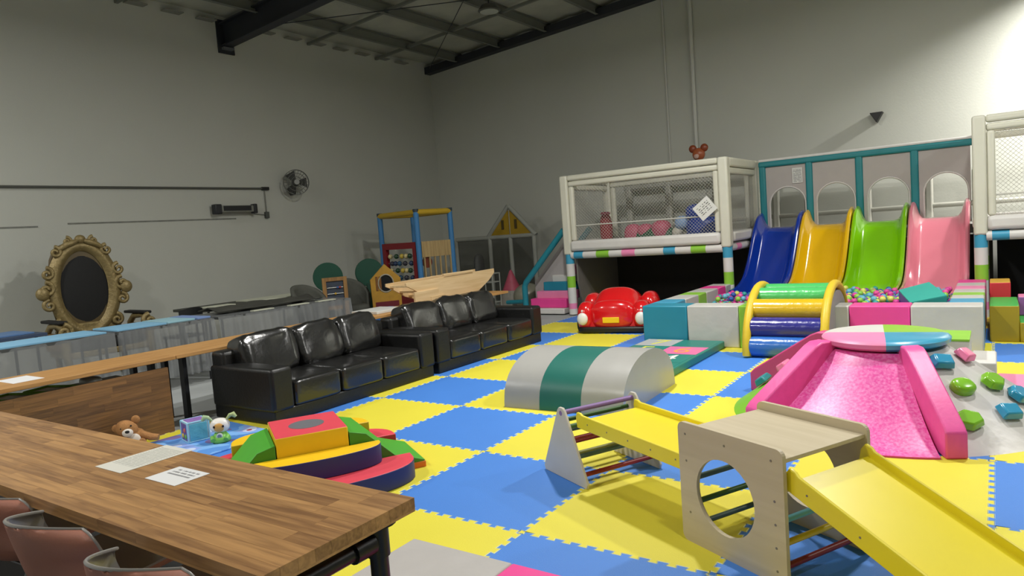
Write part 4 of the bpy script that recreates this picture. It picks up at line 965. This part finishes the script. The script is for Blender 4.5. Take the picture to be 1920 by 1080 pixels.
# ---------------------------------------------------------------- hopscotch mat
hp = T('hopscotch_mat', 'green hopscotch mat with coloured number squares', 'play mat', (-.06, 3.43, 0), R(0))
TG = M('#2a7d72', .45, .05, 5, name='mat green'); TGR = M('#aeaeae', .5, .05, name='mat grey'); TPK = M('#e070a2', .45, .05, name='mat pink')
MB().box(-.5, .46, 0, 1.8, 0, .085).obj('base', TG, hp, bevel=.012)
sq = [[(TG, '1', '#ded84a'), (TG, '2', '#e8e8e0')], [(TGR, '3', '#ded84a'), (TG, '4', '#e8e8e0')], [(TG, '5', '#ded84a'), (TPK, '6', '#f0a050')], [(TGR, '7', '#ded84a'), (TG, None, None)]]
for r_, row in enumerate(sq):
    for c_, (mt, ch, tc_) in enumerate(row):
        x0 = -.48+c_*.46; y0 = .03+r_*.44
        o = MB().box(x0, x0+.45, y0, y0+.43, .085, .0865).obj('square', mt, hp)
        if ch: text('numeral', ch, .42, M(tc_, .5, 0, name='numeral'), o, (x0+.225, y0+.215, .087))
# ---------------------------------------------------------------- toy car
car = T('toy_car', 'glossy red rounded toy car beside the ball pit', 'toy car', (-1.47, 6.06, 0), R(11))
CR = M('#d4161c', .2, .03, 4, name='red car paint', coat=.7); CW = M('#e8e6e2', .4, 0, name='headlight white')
def carsurf(u, v):  # u around from left side to right, v front..back
    y = 1.45*v; hmax = .36+.21*math.sin(PI*min(1, max(0, (v-.02)/.98)))**.7+.0; hmax *= (min(1, v/.06+.0))**.35 if v < .06 else 1
    if v > .9: hmax *= max(.25, 1-((v-.9)/.1)**2*.7)
    a = PI*u; wd = .40
    x = -wd*math.copysign(abs(math.cos(a))**.7, math.cos(a)); z = .08+(hmax-.08)*abs(math.sin(a))**.75
    return (x, y, z)
def bonnet(u, v):
    a = PI*u; t = v; y = .02+.88*t; h = .30+.32*min(1, (t/.42))**.55 if t < .42 else .62*(1-((t-.42)/.58)**2*.42)
    wd = .345+.03*math.sin(PI*t)
    return (-wd*math.copysign(abs(math.cos(a))**.65, math.cos(a)), y+(.02*math.sin(a) if t < .1 else 0), .07+(h-.07)*abs(math.sin(a))**.62)
m = MB(); m.grid(bonnet, 28, 30); k = len(m.v)
fr = [i*31 for i in range(29)]; bk = [i*31+30 for i in range(29)]
m.f += [fr, bk]; m.m += [0, 0]
m.obj('body', CR, car, smooth=50)
MB().sell((0, .1, .24), (.34, .14, .23), .75, .85, 28, 16).obj('nose', CR, car, smooth=70)
for sx in (-1, 1):
    MB().sell((sx*.41, .17, .22), (.135, .2, .23), .8, .85, 24, 16).obj('front_fender', CR, car, smooth=70)
    MB().sell((sx*.43, .6, .28), (.14, .24, .25), .8, .85, 24, 16).obj('rear_fender', CR, car, smooth=70)
    hl = MB().sell((sx*.425, -.03, .215), (.08, .045, .09), 1, 1, 22, 14).obj('headlight', CW, car, smooth=70)
    MB().sell((sx*.43, -.005, .325), (.018, .02, .02), 1, 1, 10, 8).obj('indicator', CW, car, smooth=70)
    for y in (.2, .62): MB().cyl((sx*.40, y, .11), (sx*.55, y, .11), .11, 20).obj('wheel', BLK, car, smooth=40)
MB().prism([(-.5, -.0), (-.42, -.05), (.42, -.05), (.5, 0), (.53, .2), (.53, .85), (-.53, .85), (-.53, .2)], .01, .095, 'z').obj('bumper_skirt', BLK, car, bevel=.02)
MB().box(-.12, .12, -.06, -.035, .155, .235).obj('number_plate', M('#f0c818', .4, 0, name='plate yellow'), car, bevel=.006)
# ---------------------------------------------------------------- wooden climbing set (local x along the row)
AN = math.atan2(-.455, .89)
def on(u, v, base): # base point plus row direction and lateral
    return (base[0]+u*math.cos(AN)-v*math.sin(AN), base[1]+u*math.sin(AN)+v*math.cos(AN))
RUNG = {'red': M('#8c1c22', .4, name='red dowel'), 'green': M('#3f6a2c', .45, name='green dowel'), 'slate': M('#4f6a66', .45, name='slate dowel'), 'purple': M('#8a6aa6', .4, name='purple dowel'), 'sky': M('#6fb6cc', .4, name='sky dowel'), 'yellow': M('#e6c81e', .4, name='yellow dowel'), 'olive': M('#7a7a38', .45, name='olive dowel')}
tr = T('climbing_triangle', 'plywood climbing triangle with coloured rungs', 'climbing triangle', (.825, .755, 0), AN)
PLYw = M('#cfc9bd', .5, .05, 6, name='whitewashed plywood')
tri = [(-.235, 0), (.235, 0), (.245, .03), (.04, .43), (.02, .45), (-.02, .45), (-.04, .43), (-.245, .03)]
for y in (0, .55): MB().prism([(x, z) for x, z in tri], y, y+.018, 'y').obj('side_panel', PLYw, tr, bevel=.004)
MB().cyl((0, -.001, .415), (0, .569, .415), .016, 12).obj('rung', RUNG['purple'], tr, smooth=50)
for sx, z, c in ((1, .07, 'red'), (1, .17, 'slate'), (1, .27, 'red'), (1, .34, 'green'), (-1, .07, 'olive'), (-1, .17, 'red'), (-1, .27, 'slate'), (-1, .35, 'green')):
    x = sx*(.215-.46*z); MB().cyl((x, .015, z), (x, .555, z), .014, 12).obj('rung', RUNG[c], tr, smooth=50)
cb = T('climbing_cube', 'plywood climbing cube with round hole and coloured rungs', 'climbing cube', (1.765, .285, 0), AN)
def rpoly(w_, h, r, n=5):
    P = []
    for cx, cy, a0 in ((w_-r, r, -90), (w_-r, h-r, 0), (r, h-r, 90), (r, r, 180)):
        for i in range(n+1): a = R(a0+90*i/n); P.append((cx+r*math.cos(a), cy+r*math.sin(a)))
    return P
for y in (0, .535): remap(board_with_hole(rpoly(.62, .585, .035), (.285, .283), (.175, .175), y, y+.02, 40), lambda u, v, w_: (u, w_, v)).obj('side_panel', PLY, cb)
MB().box(.012, .608, .02, .535, .525, .543).obj('top_panel', PLY, cb, bevel=.002)
SCR = M('#8a8478', .4, metal=.5, name='screw')
for x, z in ((.05, .53), (.3, .53), (.56, .53), (.05, .4), (.06, .15), (.57, .36), (.57, .26), (.57, .16), (.57, .06)): MB().cyl((x, -.0015, z), (x, .002, z), .0055, 10).obj('screw', SCR, cb)
for x, z, c in ((.575, .40, 'yellow'), (.575, .27, 'sky'), (.575, .17, 'yellow'), (.575, .07, 'red'), (.04, .30, 'slate'), (.04, .18, 'green'), (.04, .07, 'slate')):
    MB().cyl((x, .015, z), (x, .54, z), .014, 12).obj('rung', RUNG[c], cb, smooth=50)
# bridge board between triangle and cube
def ramp(name, label, p0, z0, p1, z1, width, rz_base, hooks):
    dx = math.hypot(p1[0]-p0[0], p1[1]-p0[1]); ang = math.atan2(p1[1]-p0[1], p1[0]-p0[0]); L_ = math.hypot(dx, z1-z0)
    t = T(name, label, name.split('_')[-1], (p0[0], p0[1], z0), ang); t.rotation_euler = (0, -math.atan2(z1-z0, dx), ang)
    MB().box(0, L_, .018, width-.018, -.012, 0).obj('board', YPAINT, t)
    for y in (0, width-.018):
        o = MB().prism([(-.03, -.05), (L_-.01, -.05), (L_, -.02), (L_, .03), (.02, .035), (.0, .045), (-.03, .045), (-.04, .01)], y, y+.018, 'y').obj('side_rail', YPAINT, t, bevel=.004)
        for k in range(5): MB().cyl((.08+k*(L_-.16)/4, y-.001, -.008), (.08+k*(L_-.16)/4, y+.0192, -.008), .005, 8).obj('screw', SCR, o)
    return t
ramp('bridge_ramp', 'yellow bridge ramp linking plywood triangle and cube', on(.13, .05, (.825, .755)), .385, on(-.005, .05, (1.765, .285)), .365, .46, AN, True)
ramp('yellow_slide', 'yellow painted plank slide leading down from the plywood cube', on(.635, .03, (1.765, .285)), .455, on(.635+1.06, .03, (1.765, .285)), .04, .5, AN, True)
# ---------------------------------------------------------------- foam stage by the desk
fs = T('foam_stage', 'stepped foam stage in red, yellow, green and navy', 'foam stage', (-.765, .105, 0), R(-31))
FR = M('#e04858', .5, .05, 6, name='red foam vinyl'); FYv = M('#f2c414', .5, .05, 6, name='yellow foam vinyl'); NV = M('#2a2f6a', .5, .06, 6, name='navy foam vinyl'); FG = M('#4aa82c', .5, .05, 6, name='green foam vinyl'); OR = M('#e07020', .5, .04, name='orange foam vinyl'); GYD = M('#6a6a70', .6, .05, name='grey circle'); DR = M('#b82432', .5, .05, 6, name='dark red vinyl'); YD2 = M('#d0a018', .5, .05, name='gold foam vinyl')
# local x: towards the camera side (a), local y: along b
def half(name, L_, bulge, z0, z1, top_, side, sg):
    P = [(sg*.255, -L_)]+[(sg*(.255+bulge*math.sin(PI*t/24)**.62), -L_*math.cos(PI*t/24)) for t in range(1, 24)]+[(sg*.255, L_)]
    return MB().prism(P, z0, z1, 'z', 1, 0).obj(name, [top_, side], fs, bevel=.006)
half('lower_step', .62, .37, 0, .12, FR, NV, 1); half('upper_step', .42, .19, .12, .245, FYv, NV, 1)
half('lower_step', .66, .37, 0, .12, FR, DR, -1); half('upper_step', .47, .30, .12, .245, FYv, YD2, -1)
MB().prism([(-.25, -.225), (.25, -.225), (.25, .225), (-.25, .225)], 0, .37, 'z', 0, 1).obj('centre_box', [FYv, FR], fs, bevel=.008)
MB().lathe([(.115, .370), (.115, .3715)], n=30).obj('grey_circle', GYD, fs)
for sg in (-1, 1):
    P = [(sg*.23, 0), (sg*.23, .33), (sg*.34, .3), (sg*.52, .12), (sg*.72, .05), (sg*.72, 0)]
    o = MB().prism(P, -.25, .25, 'x', 1).obj('ramp_wedge', [FG, M('#3f8a26', .5, .05, 6, name='side green')], fs, bevel=.004)
    for f in o.data.polygons:
        if abs(f.normal.x) < .5 and f.normal.z > .2: f.material_index = 0
MB().box(-.255, .255, .6, .725, .0, .04).obj('orange_edge', OR, fs, bevel=.003)
# ---------------------------------------------------------------- grey and pink folding mat
gm = T('folding_mat', 'grey and pink soft folding mat at the bottom frame edge', 'mat', (.61, -1.27, 0))
MB().box(0, .6, 0, .89, 0, .05).obj('grey_section', M('#b9b5b2', .45, .05, 6, .15, 12, name='pale grey vinyl'), gm, bevel=.008); MB().box(.602, 1.2, 0, .89, 0, .05).obj('pink_section', M('#ee3f96', .45, .04, 6, .05, 12, name='hot pink mat'), gm, bevel=.008)
# ---------------------------------------------------------------- printed playmat and soft toys
pm = bpy.data.materials.new('printed playmat'); pm.use_nodes = True
n_ = pm.node_tree.nodes; l_ = pm.node_tree.links; b_ = n_['Principled BSDF']; b_.inputs['Roughness'].default_value = .6
tc = n_.new('ShaderNodeTexCoord'); no = n_.new('ShaderNodeTexNoise'); no.inputs['Scale'].default_value = 3.2; no.inputs['Detail'].default_value = 1.; l_.new(tc.outputs['Object'], no.inputs['Vector'])
cr = n_.new('ShaderNodeValToRGB'); cr.color_ramp.interpolation = 'CONSTANT'; E_ = cr.color_ramp.elements; E_[0].color = lin('#7a6aa0'); E_[1].position = .38; E_[1].color = lin('#5a94e0')
for p_, c in ((.5, '#7fb4f0'), (.58, '#8fa8e8'), (.64, '#c9d4f0'), (.7, '#b0383a')): q = E_.new(p_); q.color = lin(c)
l_.new(no.outputs['Fac'], cr.inputs[0]); l_.new(cr.outputs[0], b_.inputs['Base Color'])
o = MB().box(-.85, 0, 0, .85, 0, .012).obj('playmat', pm, bevel=.003, loc=(-1.98, -.1, .001), rz=R(-4)); tag(o, 'blue printed baby playmat between desk and nearer sofa', 'play mat')
bear = T('teddy_bear', 'light brown teddy bear slumped against the wooden divider', 'teddy bear', (-2.88, .02, .012), R(-38))
FUR = M('#b98552', .95, .14, 40, .6, 160, name='brown plush'); CRMp = M('#e6ddd2', .9, .05, 40, name='cream plush')
hm = Matrix.Rotation(R(-22), 3, 'X')
MB().sell((0, 0, .065), (.075, .085, .075), .9, .9).obj('body', FUR, bear, smooth=70)
hd = MB().sell((.03, -.045, .15), (.066, .086, .068), .95, .95, mat=hm).obj('head', FUR, bear, smooth=70)
MB().sell((.085, -.03, .127), (.028, .042, .036), 1, 1).obj('muzzle', CRMp, hd, smooth=70); MB().sell((.108, -.027, .139), (.01, .017, .012), .8, .8, 14, 8).obj('nose', BLK, hd, smooth=70)
for y, z in ((-.125, .16), (.025, .215)): MB().sell((.015, y, z), (.018, .034, .034), 1, 1, 16, 10).obj('ear', FUR, hd, smooth=70)
for y, z in ((-.075, .165), (.0, .182)): MB().sell((.086, y, z), (.007, .008, .008), 1, 1, 10, 6).obj('eye', BLK, hd, smooth=70)
MB().tube([(.03, .06, .09), (.05, .13, .06), (.06, .19, .05)], [.03, .03, .026], 10).obj('arm', FUR, bear, smooth=70); MB().tube([(.03, -.07, .09), (.06, -.12, .06), (.08, -.15, .04)], [.03, .03, .026], 10).obj('arm', FUR, bear, smooth=70)
for y in (-.05, .06): MB().tube([(.03, y, .035), (.12, y*1.3, .03), (.16, y*1.4, .04)], [.032, .03, .036], 10).obj('leg', FUR, bear, smooth=70)
MB().sell((.068, .01, .06), (.02, .05, .05), 1, 1).obj('tummy', CRMp, bear, smooth=70)
ac = T('activity_cube', 'pale blue soft activity cube on the printed playmat', 'toy', (-2.48, .32, .013), R(-14))
CB1 = M('#5fb0cc', .6, .1, 12, .2, 40, name='aqua plush'); CB2 = M('#9fd4ec', .6, .05, name='pale aqua piping')
a_ = .085
MB().box(-a_, a_, -a_, a_, .0, 2*a_).obj('body', [M('#c9d8e4', .7, name='pale cloth')], ac, bevel=.012)
MB().box(a_-.001, a_+.004, -.07, .07, .015, .155).obj('face_panel', CB1, ac, bevel=.006); MB().box(-.07, .07, -a_-.004, -a_+.001, .015, .155).obj('face_panel', M('#6a5a9c', .6, .3, 20, name='violet print'), ac, bevel=.006); MB().box(-.07, .07, -.07, .07, 2*a_-.001, 2*a_+.004).obj('face_panel', M('#8a6ab0', .6, .4, 18, name='lilac print'), ac, bevel=.006)
for y, z, c in ((-.03, .05, '#d8c04a'), (.02, .1, '#d86a5a'), (.04, .05, '#6ab04a')): MB().sell((y, -a_-.005, z), (.02, .008, .02), 1, 1, 12, 8).obj('applique', M(c, .6, name='applique'), ac, smooth=60)
for a in ((-1, -1), (-1, 1), (1, -1), (1, 1)): MB().cyl((a[0]*a_, a[1]*a_, .008), (a[0]*a_, a[1]*a_, 2*a_-.004), .007, 8).obj('piping', CB2, ac)
for z in (.008, 2*a_-.004): MB().tube([(-a_, -a_, z), (a_, -a_, z), (a_, a_, z), (-a_, a_, z)], .007, 8, closed=True).obj('piping', CB2, ac)
pz = T('baby_robot_toy', 'white headed baby toy with floppy ears and green base on playmat', 'toy', (-2.2, .37, .013), R(-42))
GB = M('#7fc45a', .4, .05, name='toy lime'); WH = M('#ece8e4', .35, .02, name='toy white')
MB().lathe([(.0, 0), (.065, 0), (.078, .015), (.07, .04), (.045, .075), (.035, .085)]).obj('base', GB, pz, smooth=60)
MB().sell((.0, 0, .135), (.062, .078, .06), .9, .9).obj('head', WH, pz, smooth=70); MB().sell((.045, 0, .13), (.022, .042, .038), .9, .9).obj('face', M('#d8a45a', .45, name='toy tan'), pz, smooth=70)
for y in (-.034, .034): MB().sell((.062, y, .138), (.006, .009, .011), 1, 1, 12, 8).obj('eye', M('#2a1410', .2, name='toy eye'), pz, smooth=60)
MB().cyl((.045, 0, .06), (.062, 0, .058), .024, 18).obj('badge', WH, pz); MB().cyl((.06, 0, .058), (.064, 0, .0578), .016, 18).obj('badge_screen', M('#7a8a9a', .3, name='screen grey'), pz)
for s_ in (-1, 1): 
    MB().tube([(0, s_*.055, .18), (0, s_*.085, .21), (.0, s_*.11, .215), (0, s_*.13, .19)], [.008, .016, .022, .012], 10).obj('ear', M('#b4c48a' if s_ > 0 else '#a9c49a', .5, .3, 30, name='ear print'), pz, smooth=60)
    MB().tube([(.03, s_*.06, .05), (.07, s_*.05, .03)], [.018, .02], 8).obj('foot', GB, pz, smooth=60)
